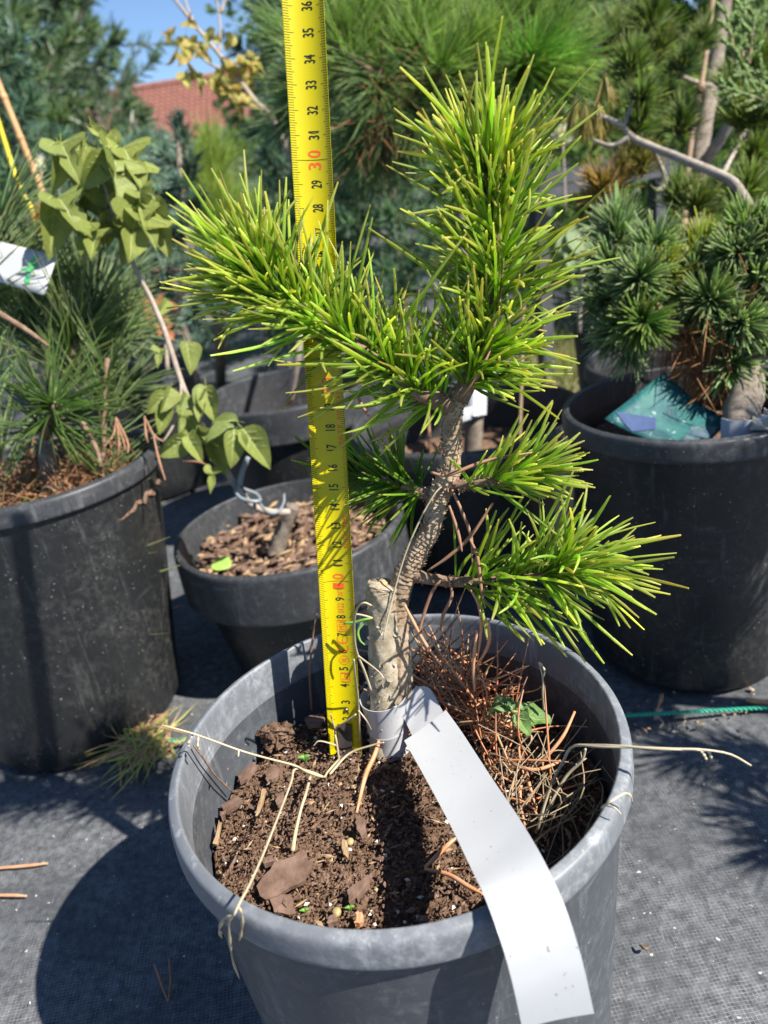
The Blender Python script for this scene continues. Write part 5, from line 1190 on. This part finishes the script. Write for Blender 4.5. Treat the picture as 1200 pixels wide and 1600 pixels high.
wn = box('window', -5.7, -4.9, 20.34, 20.39, .7, 1.6, mat=M_fascia, parent=H); box('pane', -5.63, -4.97, 20.32, 20.338, .77, 1.53, mat=M_glass, parent=wn)
V, Fc = [], []
nx, ny = 300, 14
for j in range(ny):          # rows of overlapping rolled tiles
    for e in (0, 1):
        f = (j+e)/ny
        for i in range(nx):
            x = -8.0+7.4*i/(nx-1); V.append((x, 20.0+2.4*f, EZ-.1+(RZ-EZ+.1)*f+.05*(1-e)+.018*math.sin(i*1.05)))
for j in range(ny*2-1):
    for i in range(nx-1):
        a = j*nx+i; Fc.append((a, a+1, a+nx+1, a+nx))
rf = pyobj('roof', V, Fc, M_tile, H)
V2 = [(-8.0, 22.4, RZ), (-.6, 22.4, RZ), (-.6, 24.8, EZ-.1), (-8.0, 24.8, EZ-.1), (-8.0, 20.0, EZ-.16), (-.6, 20.0, EZ-.16)]
pyobj('back_slope', V2, [(0, 1, 2, 3), (0, 3, 4), (1, 5, 2)], M_tile, rf)
box('fascia', -8.0, -.6, 19.97, 20.06, EZ-.24, EZ-.12, mat=M_fascia, parent=rf)
V, Fc = [], []
for k in range(26):
    v, f = tube_arrays(np.array([(-8.0+k*.282, 22.4, RZ+.02), (-7.73+k*.282, 22.4, RZ+.02)]), [.10, .085], 8); o = len(V); V += v.tolist(); Fc += [tuple(x+o for x in q) for q in fix_tris(v, f)]
pyobj('ridge_tiles', V, Fc, M_tile, rf)

# ---------------------------------------------------------------- yellow and orange leaved twig
AM = thing('autumn_sapling', 'thin sapling with orange and yellow leaves left of the tape', 'sapling', (-.092, .735, .17))
tube('stem', [(-.092, .735, .17), (-0.0572,0.7249,0.2642), (-0.0315,0.8416,0.3801), (-0.0372,0.9148,0.4717), (-0.0553,0.9510,0.5290), (-0.0741,0.9620,0.5539), (-0.0938,0.9775,0.5892), (-0.1168,0.9940,0.6266), (-0.1422,1.0114,0.6661), (-0.1730,1.0341,0.7175)], [.005, .005, .0045, .0045, .0055, .0042, .0036, .003, .0026, .002], M_stem, AM, 8, 70)
for pts in ([(-0.1144,0.9931,0.6246), (-0.1069,1.0091,0.6608), (-0.1050,1.0277,0.7030)], [(-0.1422,1.0114,0.6661), (-0.1495,1.0232,0.6927), (-0.1502,1.0307,0.7098)], [(-0.1031,1.0164,0.6773), (-0.0938,1.0232,0.6929), (-0.0866,1.0273,0.7020)], [(-0.1170,0.9843,0.6046), (-0.1327,0.9891,0.6154), (-0.1430,0.9935,0.6254)], [(-0.0604,0.9543,0.5366), (-0.0787,0.9887,0.5651), (-0.0944,0.9966,0.5830)]):
    tube('twig', pts, [.0024, .0018, .0012], M_stem, AM, 6, 14)
g = np.random.default_rng(19)
for (u0, v0, bx, n_) in [(0, 0, 0, 0)]: pass
CL = [((-0.1536,1.0039,0.6491), 8, .022), ((-0.1665,0.9973,0.6341), 6, .018), ((-0.1412,0.9829,0.6262), 7, .020), ((-0.1281,0.9698,0.5965), 3, .010), ((-0.0984,0.9890,0.6154), 6, .018), ((-0.0780,0.9866,0.6098), 5, .014), ((-0.0974,0.9777,0.5897), 5, .014), ((-0.0724,0.9776,0.5894), 4, .012), ((-0.1059,0.9564,0.5662), 5, .012), ((-0.1145,0.9721,0.5770), 3, .012)]
for c_, n_, s_ in CL:
    for k in range(int(n_*.55)+1):
        b = V3(c_)+g.normal(0, s_*.8, 3); e = b+nrm(g.normal(0, .6, 3)+np.array((0, -.2, -.7)))*g.uniform(.022, .033)
        leaf(LO[k % 3], b, e, AM, tuple(g.normal(0, .5, 3)+np.array((.2, -.7, .5))), 0, g.uniform(.8, 1.1))
RL = thing('red_leaved_plant', 'small plant with orange red leaves behind the bare maple stem', 'plant', (-0.2447,0.7100,0.2305))
tube('stem', [(-0.2363,0.7162,0.2446), (-0.2315,0.7364,0.2903), (-0.2310,0.7500,0.3211)], [.003, .0025, .002], M_stem, RL, 6, 12)
for (a, b) in (((-0.2409,0.7506,0.3226), (-0.2094,0.7397,0.3225)), ((-0.2455,0.7475,0.3156), (-0.2229,0.7331,0.3077)), ((-0.2355,0.7537,0.3295), (-0.2522,0.7371,0.3167)), ((-0.2329,0.7392,0.2967), (-0.2204,0.7228,0.2844)), ((-0.2502,0.7444,0.3085), (-0.2299,0.7302,0.3011))):
    leaf(LR[0], a, b, RL, (.1, -.5, .8), .2, 1.)
# stakes at the left edge
t = thing('bamboo_stake', 'tan bamboo stake leaning at the upper left edge', 'stake', (-0.3419,0.7547,0.4556)); tube('cane', [(-0.3652,0.7935,0.6182), (-0.3449,0.7710,0.4928), (-0.3409,0.7653,0.4551)], .0042, M_bamboo, t, 8, 20)
for f in (.25, .62): 
    a, b = V3((-0.3652,0.7935,0.6182)), V3((-0.3449,0.7710,0.4928)); p = a*(1-f)+b*f; d = (b-a)/np.linalg.norm(b-a); tube('node', [tuple(p-d*.004), tuple(p), tuple(p+d*.004)], [.0042, .0052, .0042], M_bamboo, t, 8, 6)
t = thing('yellow_rod', 'bent yellow plastic rod at the upper left edge', 'rod', (-0.3355,0.6882,0.4289)); tube('rod', [(-0.3550,0.7312,0.5760), (-0.3515,0.7211,0.5283), (-0.3469,0.7096,0.4897), (-0.3361,0.6981,0.4512), (-0.3332,0.6928,0.4268)], .0028, M_yellowpole, t, 8, 30); tube('clip', [(-0.3400,0.7029,0.4672), (-0.3387,0.7008,0.4600), (-0.3371,0.6994,0.4542)], .0036, M_yellowpole, t, 8, 6)
og = Needles(); shoot(og, [(-0.3266,0.6658,0.4276), (-0.3240,0.6722,0.4422)], 60, .026, .0016, .7, .3, (.42, .24, .04), (.55, .34, .06), .25, 0); shoot(og, [(-0.3113,0.6669,0.4301), (-0.3103,0.6728,0.4435)], 40, .024, .0016, .7, .3, (.42, .24, .04), (.55, .34, .06), .25, 0)
o = thing('grass_tuft', 'orange tipped needle tuft above the white tag at left', 'tuft', (-0.3217,0.6631,0.4215)); tube('stem', [(-0.3279,0.6515,0.3952), (-0.3240,0.6647,0.4252)], [.003, .002], M_twig, o, 6, 6); og.build('blades', M_dead, o, 3, 2)
# pale flowers and bits of white behind the stake
fl_ = thing('white_flower', 'small white flower behind the bamboo stake at left', 'flower', (-0.4661,1.1711,0.5324)); tube('stem', [(-0.4766,1.1399,0.4617), (-0.4668,1.1693,0.5285)], [.002, .0015], M_stem, fl_, 5, 6)
fw = Needles(); shoot(fw, [(-0.4675,1.1676,0.5246), (-0.4668,1.1747,0.5406)], 26, .012, .007, 1.2, .6, (.7, .7, .68), (.75, .75, .72), .4, .1, pair=False); fw.build('petals', M_foliage, fl_, 2, 2, (.2, 1, .3))
fl_ = thing('white_flower', 'white flower head left of the right back pine above the grey rail', 'flower', (0.4138,1.1320,0.4438)); tube('stem', [(0.3980,1.0821,0.3306), (0.4126,1.1289,0.4369)], [.002, .0015], M_stem, fl_, 5, 6)
fw = Needles(); shoot(fw, [(0.4140,1.1271,0.4327), (0.4113,1.1366,0.4542)], 60, .018, .009, 1.3, .6, (.6, .6, .62), (.7, .7, .72), .5, .1, pair=False); fw.build('petals', M_foliage, fl_, 2, 2, (.2, 1, .3))
# broad leaf plant in the gap right of the leader
bl = thing('broadleaf_plant', 'light green broad leaves in the gap right of the leader', 'plant', (0.3150,0.7508,0.1990)); tube('stem', [(0.3150,0.7508,0.1990), (0.3346,0.7924,0.2935), (0.3390,0.8100,0.3333)], [.003, .0025, .002], M_stem, bl, 6, 10)
M_leaf_pale = leaf_mat('pale_leaf', (.20, .29, .12), (.26, .34, .16), (.16, .24, .10), .35)
LP = leaf_mesh('leaf', M_leaf_pale, 0, .3, .3, .03, 9)
for a, b in (((0.3388,0.8093,0.3318), (0.3366,0.7706,0.2934)), ((0.3299,0.8028,0.3169), (0.3007,0.7884,0.3091)), ((0.3458,0.8114,0.3364), (0.3542,0.7905,0.3140)), ((0.3326,0.8051,0.3221), (0.3172,0.8107,0.3350)), ((0.3343,0.7960,0.3016), (0.3146,0.7657,0.2824))):
    leaf(LP, a, b, bl, (.1, -.7, .5), .1, 1.2)
# grey rail behind the right back pine
fr = thing('metal_rail', 'dark grey horizontal rail behind the right back pine', 'rail', (.72, 1.25, 0))
ra, rb = V3((0.3820,1.1544,0.3707)), V3((0.6878,1.2686,0.3820)); dv = nrm(rb-ra); dv[2] = 0; dv = nrm(dv); up_ = np.array((0, 0, 1.)); bk = np.cross(up_, dv)
def beam(name, a, b, h, d, mat, parent):
    V = [tuple(p+up_*z+bk*y) for p in (a, b) for y in (0, d) for z in (0, h)]
    return pyobj(name, V, [(0, 1, 3, 2), (4, 6, 7, 5), (0, 4, 5, 1), (2, 3, 7, 6), (0, 2, 6, 4), (1, 5, 7, 3)], mat, parent)
rb = ra+dv*.30
M_rail = simple('grey_painted_metal', (.06, .063, .067), (.09, .093, .098), 60, .5, .4)
beam('rail', ra-dv*.10, rb, .022, .03, M_rail, fr); beam('rail', ra-dv*.10-up_*.02-bk*.004, rb-up_*.02-bk*.004, .018, .03, M_rail, fr)
for f in (.0, .28): q = ra+dv*f; beam('post', np.array((q[0], q[1], 0))+bk*.032, np.array((q[0], q[1], 0))+dv*.025+bk*.032, float(ra[2]), .025, M_rail, fr)

# ================================================================ STRAWS, DEAD NEEDLES, LITTER
def stem(label, parts, name='dry_grass_stem', cat='grass stem', mat=None, group='dry grass stems in the front pot'):
    t = thing(name, label, cat, parts[0][0][0], group)
    for k, (pts, r) in enumerate(parts):
        tube('stalk' if k == 0 else ('seed_head' if len(r) > 3 else 'side_stalk'), pts, r, mat or M_straw, t, 6, 30)
    return t
r1 = [.0007, .00055, .00045]; SH_ = [.0002, .0007, .00025, .0008, .0003, .0007, .0002]
stem('long dry grass straw reaching over the left rim of the front pot', [([(-0.0338,0.0410,0.1540), (-0.0391,0.0258,0.1600), (-0.0409,0.0193,0.1630), (-0.0474,0.0147,0.1720), (-0.0522,0.0117,0.1800), (-0.0644,0.0088,0.1900), (-0.0750,0.0055,0.2000), (-0.0922,0.0053,0.2130), (-0.1062,0.0048,0.2220)], r1), ([(-0.0750,0.0055,0.2000), (-0.0755,0.0034,0.1980), (-0.0773,0.0069,0.1960)], [.0005, .0004, .0003]), ([(-0.0911,0.0042,0.2130), (-0.0917,0.0011,0.2100), (-0.0923,0.0027,0.2060)], SH_), ([(-0.0939,0.0062,0.2130), (-0.0965,0.0045,0.2100), (-0.0976,0.0046,0.2070)], SH_)])
stem('dry grass straw bent over the front left rim with hanging seed heads', [([(-0.0409,0.0193,0.1630), (-0.0462,0.0166,0.1700), (-0.0523,0.0112,0.1780), (-0.0523,-0.0040,0.1840), (-0.0537,-0.0289,0.1930), (-0.0558,-0.0642,0.2060), (-0.0578,-0.0841,0.2130), (-0.0606,-0.0930,0.2140), (-0.0628,-0.0962,0.2120)], r1), ([(-0.0628,-0.0962,0.2120), (-0.0683,-0.0920,0.2060), (-0.0733,-0.0869,0.1950), (-0.0749,-0.0835,0.1860)], SH_), ([(-0.0624,-0.0952,0.2120), (-0.0663,-0.0934,0.2060), (-0.0720,-0.0843,0.1850), (-0.0763,-0.0771,0.1650), (-0.0789,-0.0706,0.1450)], SH_), ([(-0.0612,-0.0942,0.2140), (-0.0612,-0.0933,0.2080), (-0.0647,-0.0884,0.1950), (-0.0683,-0.0850,0.1850)], SH_)])
stem('pair of straws lying straight across the right rim', [([(0.0565,-0.0351,0.1600), (0.0646,-0.0312,0.1800), (0.0718,-0.0310,0.1950), (0.0766,-0.0315,0.2030), (0.0857,-0.0421,0.2100), (0.0990,-0.0502,0.2140), (0.1126,-0.0554,0.2150), (0.1213,-0.0567,0.2140), (0.1324,-0.0574,0.2100), (0.1409,-0.0582,0.2030)], r1), ([(0.0776,-0.0320,0.2040), (0.0903,-0.0447,0.2120), (0.1055,-0.0537,0.2150), (0.1207,-0.0569,0.2140)], [.0006, .0006, .0004]), ([(0.1207,-0.0569,0.2140), (0.1223,-0.0568,0.2110), (0.1235,-0.0567,0.2080)], SH_), ([(0.1211,-0.0570,0.2140), (0.1249,-0.0556,0.2110), (0.1256,-0.0565,0.2080)], SH_)])
stem('short straw with a node beside the tape foot', [([(-0.0340,0.0401,0.1530), (-0.0333,0.0416,0.1650), (-0.0328,0.0436,0.1720), (-0.0259,0.0385,0.1800), (-0.0195,0.0357,0.1860)], r1), ([(-0.0328,0.0436,0.1720), (-0.0331,0.0427,0.1780), (-0.0334,0.0423,0.1840)], [.0005, .0004, .0003]), ([(-0.0333,0.0413,0.1630), (-0.0419,0.0412,0.1680), (-0.0457,0.0408,0.1660)], [.0005, .0004, .0003])])
stem('pale straw standing behind the tape foot', [([(-0.0214,0.0474,0.1530), (-0.0198,0.0428,0.1700), (-0.0174,0.0386,0.1900), (-0.0151,0.0262,0.2150), (-0.0137,0.0208,0.2300)], [.0007, .0006, .0004]), ([(-0.0181,0.0385,0.1860), (-0.0148,0.0348,0.1820), (-0.0134,0.0388,0.1720)], [.0005, .0004, .0003])])
stem('forked dry straw lying left of the stub', [([(-0.0093,0.0342,0.2000), (-0.0104,0.0303,0.2150), (-0.0120,0.0258,0.2300), (-0.0112,0.0196,0.2450), (-0.0078,0.0110,0.2620), (-0.0035,0.0069,0.2680), (-0.0003,0.0071,0.2660)], [.0007, .0006, .0005]), ([(-0.0117,0.0259,0.2280), (-0.0043,0.0367,0.2100), (-0.0017,0.0363,0.2050)], [.0005, .0004, .0003])])
stem('flat dry straw lying across the soil below the tape', [([(-0.0386,0.0271,0.1570), (-0.0276,0.0368,0.1600), (-0.0147,0.0346,0.1650), (-0.0076,0.0319,0.1680)], [.0007, .0006, .0004])])
stem('thin straw curving down the left side of the soil', [([(-0.0487,0.0269,0.1580), (-0.0494,0.0085,0.1640), (-0.0514,-0.0028,0.1650), (-0.0541,-0.0134,0.1620), (-0.0563,-0.0198,0.1570)], [.0009, .0007, .0012])])
stem('dark thin stalk along the inner left wall', [([(-0.0982,0.0142,0.2000), (-0.0961,0.0158,0.1900), (-0.0949,0.0205,0.1750), (-0.0905,0.0255,0.1580)], [.0005, .0005, .0004])], mat=M_twig)
stem('brown stalk standing against the back inner wall', [([(-0.0487,0.0790,0.1600), (-0.0461,0.0825,0.1800), (-0.0426,0.0858,0.1950), (-0.0376,0.0851,0.2120), (-0.0336,0.0885,0.2220)], [.0008, .0007, .0004])], mat=M_deadtube2)
stem('pale straw arching beside the trunk above the stub', [([(0.0010,0.0392,0.2261), (0.0086,0.0440,0.2445), (0.0184,0.0463,0.2671), (0.0281,0.0473,0.2842), (0.0366,0.0481,0.2959), (0.0412,0.0488,0.2999)], [.0004, .0005, .0004])])
stem('fine upright grass stalk with seeds at the inner right wall', [([(0.0766,0.0245,0.1780), (0.0761,0.0222,0.1900), (0.0767,0.0219,0.2000), (0.0749,0.0191,0.2120)], [.0006, .0005, .0004]), ([(0.0767,0.0219,0.2000), (0.0775,0.0201,0.2050), (0.0766,0.0191,0.2090), (0.0750,0.0196,0.2120)], SH_)])
stem('curled straw lying on the right rim', [([(0.0773,-0.0671,0.2030), (0.0804,-0.0694,0.2080), (0.0867,-0.0658,0.2070), (0.0890,-0.0663,0.2060), (0.0897,-0.0664,0.2030)], [.0005, .0005, .0003]), ([(0.0781,-0.0669,0.2040), (0.0811,-0.0709,0.2060), (0.0833,-0.0716,0.2030)], [.0004, .0004, .0003])])
# tangle of thin straws at the right wall
g = np.random.default_rng(51); lst = []
for k in range(40):
    a = V3((0.0575,-0.0327,0.1580))+np.array((g.normal(0, .016), g.normal(0, .018), 0)); 
    e = a+np.array((g.normal(.018, .018), g.normal(.012, .025), g.uniform(.008, .035)))
    for p in (a, e):
        rr = np.hypot(p[0], p[1]); 
        if rr > .094: p[:2] *= .094/rr
    m = (a+e)/2+g.normal(0, .006, 3)+np.array((0, 0, .006)); lst.append(([a, m, e], [.0003, .00035, .0002], 8))
tag(tubes_joined('dry_straw', lst, simple('grey_brown_straw', (.24, .18, .11), (.36, .28, .18), 60, .6, .3), None, 5, 'stuff'), 'tangle of thin dry straw at the inner right wall of the front pot', 'straw')
stem('tall straw with small nodes rising by the right wall', [([(0.0568,-0.0333,0.1580), (0.0722,-0.0269,0.1800), (0.0806,-0.0275,0.1900), (0.0829,-0.0277,0.1970)], [.0008, .0007, .0005]), ([(0.0784,-0.0269,0.1880), (0.0834,-0.0261,0.1900)], [.0005, .0004, .0003])])

# pile of rust needles behind the label
g = np.random.default_rng(52); n_ = 290
src = np.array([(0.0361,0.0568,0.1560), (0.0317,0.0758,0.1580), (0.0461,0.0515,0.1560), (0.0404,0.0304,0.1550), (0.0475,0.0143,0.1550), (0.0440,0.0696,0.1580), (0.0215,0.0875,0.1620), (0.0517,-0.0045,0.1550)])
bidx = g.choice(8, n_, p=(.22, .18, .14, .13, .08, .14, .07, .04)); b = src[bidx]+np.stack([g.normal(0, .009, n_), g.normal(0, .009, n_), g.uniform(-.002, .016, n_)], -1)
d = nrm(np.stack([g.normal(.05, .6, n_), g.normal(0, .6, n_), np.abs(g.normal(.25, .4, n_))], -1))
L_ = g.uniform(.022, .05, n_)
bend_ = g.normal(0, .33, (n_, 3)); bend_[:, 2] -= .12
e = b+(d+bend_)*L_[:, None]; bad = (np.hypot(e[:, 0], e[:, 1]) > .096) | (e[:, 2] < .151); d[bad] *= np.array((-.6, -.6, 1)); d = nrm(d)
e = b+(d+bend_)*L_[:, None]; ok = (np.hypot(e[:, 0], e[:, 1]) < .098)
for q_ in (b, (b+e)/2, e): ok &= ~((q_[:, 0] < .036+(.039-q_[:, 1])*.165) & (q_[:, 1] < .045))
pn = Needles(); pn.add(b[ok], d[ok], L_[ok], np.full(ok.sum(), .0012), np.where(g.uniform(0, 1, (ok.sum(), 1)) < .8, np.array([[.68, .28, .13]]), np.array([[.58, .46, .28]]))*g.uniform(.6, 1.3, (ok.sum(), 1)), np.tile((.60, .33, .19), (ok.sum(), 1))*g.uniform(.6, 1.2, (ok.sum(), 1)), bend_[ok])
tag(pn.build('fallen_needles', M_dead, None, 5, 5, (.8, 1, 1, .9, .5), .7), 'heap of rust orange fallen needles behind the white label', 'fallen needles')
def dneedle(label, *parts, mat=None, group='single rust needles', w_=.0009):
    t = thing('dead_needle', label, 'dead needle', parts[0][0], group)
    for p in parts: tube('needle', p, [w_*.7, w_, w_, w_*.5], mat or M_deadtube, t, 6, 16)
    return t
dneedle('long rust needle curved over the straw at the right of the heap', [(0.0891,0.0115,0.1850), (0.0802,0.0015,0.1800), (0.0703,-0.0020,0.1720), (0.0617,0.0007,0.1620)])
dneedle('rust needle arching low between the heap and the right wall', [(0.0517,0.0125,0.1650), (0.0551,-0.0017,0.1700), (0.0629,-0.0091,0.1720), (0.0729,-0.0075,0.1720), (0.0767,-0.0035,0.1700)])
dneedle('forked rust needle lying beside the lower part of the label', [(0.0616,0.0055,0.1580), (0.0603,-0.0074,0.1600), (0.0605,-0.0186,0.1580)], [(0.0612,0.0051,0.1580), (0.0549,-0.0083,0.1580), (0.0527,-0.0299,0.1560)])
dneedle('thick rust needle on the soil below the white loop', [(-0.0086,0.0422,0.1660), (-0.0137,0.0303,0.1620), (-0.0195,0.0196,0.1590), (-0.0253,-0.0015,0.1560)], w_=.0013)
dneedle('rust needle pair lying in the shadow left of the label', [(0.0043,-0.0411,0.1560), (0.0141,-0.0475,0.1580), (0.0213,-0.0565,0.1600), (0.0276,-0.0630,0.1610)], [(0.0044,-0.0404,0.1560), (0.0103,-0.0370,0.1580), (0.0163,-0.0344,0.1610), (0.0202,-0.0325,0.1620)], w_=.0011)
dneedle('rust needle pair dangling from the low right branch near the trunk', [(0.0349,0.0442,0.2524), (0.0293,0.0438,0.2464), (0.0235,0.0430,0.2347), (0.0197,0.0410,0.2252)], [(0.0381,0.0427,0.2538), (0.0387,0.0407,0.2445), (0.0328,0.0395,0.2343), (0.0305,0.0392,0.2262)], mat=M_deadtube2)
dneedle('brown needles hanging between the two right branches', [(0.0457,0.0469,0.2982), (0.0488,0.0424,0.2878), (0.0511,0.0375,0.2767), (0.0496,0.0323,0.2650)], [(0.0432,0.0440,0.2915), (0.0452,0.0389,0.2799), (0.0457,0.0348,0.2707)], [(0.0631,0.0376,0.2920), (0.0507,0.0366,0.2772), (0.0390,0.0378,0.2676), (0.0284,0.0402,0.2606)], [(0.0498,0.0366,0.2773), (0.0524,0.0325,0.2679), (0.0518,0.0263,0.2539), (0.0522,0.0234,0.2449)], mat=M_deadtube2)
dneedle('rust needles hanging below the low right branch over the heap', [(0.0477,0.0362,0.2491), (0.0505,0.0328,0.2414), (0.0501,0.0301,0.2302), (0.0461,0.0272,0.2139)], [(0.0498,0.0288,0.2421), (0.0534,0.0264,0.2319), (0.0517,0.0261,0.2212), (0.0442,0.0271,0.2085)], [(0.0476,0.0287,0.2296), (0.0438,0.0269,0.2107), (0.0427,0.0259,0.1959)])
dneedle('rust needle stuck across the upper trunk', [(0.0361,0.0378,0.3122), (0.0436,0.0350,0.3107), (0.0619,0.0364,0.3139), (0.0854,0.0384,0.3135)], mat=M_deadtube2)
dneedle('brown needle caught on the leader branch', [(0.0716,0.0516,0.3608), (0.0629,0.0469,0.3501), (0.0550,0.0485,0.3415)], mat=M_deadtube2)
dneedle('short reddish needle hanging from the left branch', [(0.0086,0.0472,0.3508), (0.0101,0.0451,0.3461), (0.0122,0.0442,0.3414)], mat=M_deadtube2)
dneedle('rust needle leaning on the trunk below the fork', [(0.0147,0.0438,0.2416), (0.0175,0.0421,0.2326), (0.0219,0.0405,0.2193), (0.0286,0.0388,0.2053)])
# weed with grey green leaves inside the pot, by the heap
wd = thing('weed', 'small green weed with crinkled leaves beside the rust needle heap', 'weed', (0.0621,0.0342,0.1560)); M_weed = leaf_mat('weed_leaf', (.16, .30, .07), (.24, .38, .14), (.2, .32, .14), .3); LW = [leaf_mesh('leaf', M_weed, 0, .7, .7, .16, k) for k in range(2)]
tube('stem', [(0.0605,0.0328,0.1540), (0.0631,0.0299,0.1680), (0.0599,0.0224,0.1830)], [.0012, .001, .0008], M_weed, wd, 6, 10)
for a, b in (((0.0599,0.0227,0.1820), (0.0479,0.0356,0.1800)), ((0.0605,0.0223,0.1830), (0.0568,0.0296,0.1870)), ((0.0614,0.0207,0.1820), (0.0657,0.0098,0.1780)), ((0.0617,0.0232,0.1820), (0.0692,0.0250,0.1840)), ((0.0641,0.0262,0.1750), (0.0796,0.0211,0.1760))):
    leaf(LW[0], a, b, wd, (0, -.4, 1), .1, .95)
sp = thing('green_shoot', 'thin green shoot curling left of the stub', 'shoot', (-0.0049,0.0453,0.2349)); tube('blade', [(-0.0174,0.0473,0.2345), (-0.0111,0.0454,0.2353), (-0.0063,0.0439,0.2368), (-0.0024,0.0439,0.2368)], [.0006, .0008, .0005], M_seedling, sp, 6, 14); tube('blade', [(-0.0059,0.0453,0.2351), (-0.0105,0.0436,0.2313), (-0.0106,0.0417,0.2268), (-0.0085,0.0405,0.2240)], [.0005, .0007, .0004], M_seedling, sp, 6, 14); tube('stem', [(-0.0024,0.0439,0.2368), (-0.0060,0.0455,0.2380), (-0.0105,0.0470,0.2388), (-0.0118,0.0471,0.2366)], [.0006, .0005, .0005], M_straw, sp, 6, 12)

# clump of pulled needles on the cloth by the left pot
g = np.random.default_rng(61); n_ = 170
b = np.array((-0.2279,0.2689,0.0060))+np.stack([g.normal(0, .012, n_), g.normal(0, .011, n_), g.uniform(0, .012, n_)], -1); d = nrm(np.stack([g.normal(-.3, .8, n_), g.normal(-.2, .7, n_), g.normal(.0, .08, n_)], -1)); gc = np.where(g.uniform(0, 1, (n_, 1)) < .5, np.array([[.52, .60, .14]]), np.array([[.68, .42, .22]]))
cn_ = Needles(); cn_.add(b, d, g.uniform(.025, .05, n_), np.full(n_, .0016), gc*g.uniform(.6, 1.2, (n_, 1)), np.tile((.45, .36, .12), (n_, 1)), g.normal(0, .1, (n_, 3))); b[:, 2] = np.maximum(b[:, 2], .004)
tag(cn_.build('needle_clump', M_dead, None, 4, 3), 'clump of green and rust needles on the cloth beside the left pot', 'needle clump')
GL = 'rust needles lying on the ground cloth'
dneedle('upper of two rust needles on the cloth at the left edge', [(-0.3259,0.1571,0.0030), (-0.3001,0.1545,0.0030), (-0.2825,0.1534,0.0030)], group=GL, w_=.0012)
dneedle('lower of two rust needles on the cloth at the left edge', [(-0.3153,0.1312,0.0030), (-0.3000,0.1283,0.0030), (-0.2886,0.1256,0.0030)], group=GL, w_=.0012)
dneedle('dark needle pair in the pot shadow at the lower left', [(-0.1799,0.0543,0.0030), (-0.1726,0.0406,0.0030), (-0.1660,0.0278,0.0030)], [(-0.1708,0.0567,0.0030), (-0.1667,0.0417,0.0030), (-0.1656,0.0277,0.0030)], group=GL, mat=M_deadtube2, w_=.0009)
dneedle('rust needle standing against the needle clump', [(-0.2619,0.2883,0.0060), (-0.2537,0.2606,0.0040), (-0.2447,0.2260,0.0030)], group=GL, w_=.0011)
dneedle('pale rust needle on the cloth between the left pot and the low pot', [(-0.2657,0.5111,0.0030), (-0.2555,0.5182,0.0030), (-0.2468,0.5259,0.0030)], group=GL, w_=.0018)
dneedle('rust needle pair on the twine in front of the right pot', [(0.2184,0.2287,0.0040), (0.2131,0.2184,0.0030), (0.2071,0.2098,0.0030)], [(0.2202,0.2291,0.0040), (0.2152,0.2195,0.0030)], group=GL, w_=.001)
dneedle('tan curled needle below the twine at right', [(0.2065,0.2018,0.0030), (0.2066,0.1941,0.0040), (0.2019,0.1902,0.0030)], [(0.2259,0.2001,0.0030), (0.2233,0.1915,0.0040), (0.2157,0.1883,0.0030)], group=GL, mat=M_straw, w_=.0006)
dneedle('rust scale leaf at the foot of the right pot', [(0.2804,0.2056,0.0040), (0.2858,0.2017,0.0040), (0.2959,0.1958,0.0040)], group=GL, w_=.0022)
dneedle('dark crumb like needle on the cloth right of the front pot', [(0.1204,0.0146,0.0030), (0.1222,0.0111,0.0040), (0.1249,0.0122,0.0030)], group=GL, mat=M_twig, w_=.001)
g = np.random.default_rng(63)
lp = np.stack([g.uniform(-.45, .4, 150), g.uniform(-.02, .36, 150), np.full(150, .001)], -1)
ico_bits('litter_grain', lp, .0005, M_perlite, (.5, 1), 66, 'pale specks of grit scattered on the ground cloth', 'grit', 2.)
ico_bits('litter_bit', np.stack([g.uniform(.15, .4, 50), g.uniform(.17, .24, 50), np.full(50, .002)], -1), .0018, M_chip_tan, (.3, .6), 67, 'small bark bits along the twine in front of the right pot', 'litter', 2.6)
# green twine stitched along the cloth
tw = thing('twine', 'green braided twine running along the ground cloth', 'twine', (0.1852,0.2087,0.0030))
TA, TB = V3((0.1855,0.2095,0.0030)), V3((0.2915,0.1924,0.0030)); td = nrm(TB-TA); td[2] = 0
s_ = np.linspace(-.62, .5, 900); sd2 = np.array((-td[1], td[0], 0))
for ph in (0, math.pi):
    pth = TA+td*s_[:, None]+sd2*(.0011*np.cos(s_*2*np.pi/.0075+ph))[:, None]+np.array((0, 0, 1.))*(.0008*np.sin(s_*2*np.pi/.0075+ph)+.001)[:, None]
    V, q = tube_arrays(pth, .0010, 5, cap=False); mobj('strand', mesh_np('strand', V, q), M_greentwine, tw)
# patch of dry grass beyond the wide pot
g = np.random.default_rng(71); n_ = 1500
gb = np.array((.47, 1.28, 0))+np.stack([g.normal(0, .10, n_), g.normal(0, .13, n_), np.zeros(n_)], -1); gg = Needles(); gg.add(gb, nrm(np.stack([g.normal(0, .4, n_), g.normal(0, .4, n_), np.full(n_, .8)], -1)), g.uniform(.02, .07, n_), np.full(n_, .003), np.where(g.uniform(0, 1, (n_, 1)) < .5, np.array([[.16, .25, .06]]), np.array([[.42, .38, .2]]))*g.uniform(.7, 1.2, (n_, 1)), np.tile((.4, .38, .2), (n_, 1)), g.normal(0, .2, (n_, 3)))
tag(gg.build('grass', M_needle_far, None, 2, 2), 'patch of dry grass in the sun beyond the wide pot', 'grass')
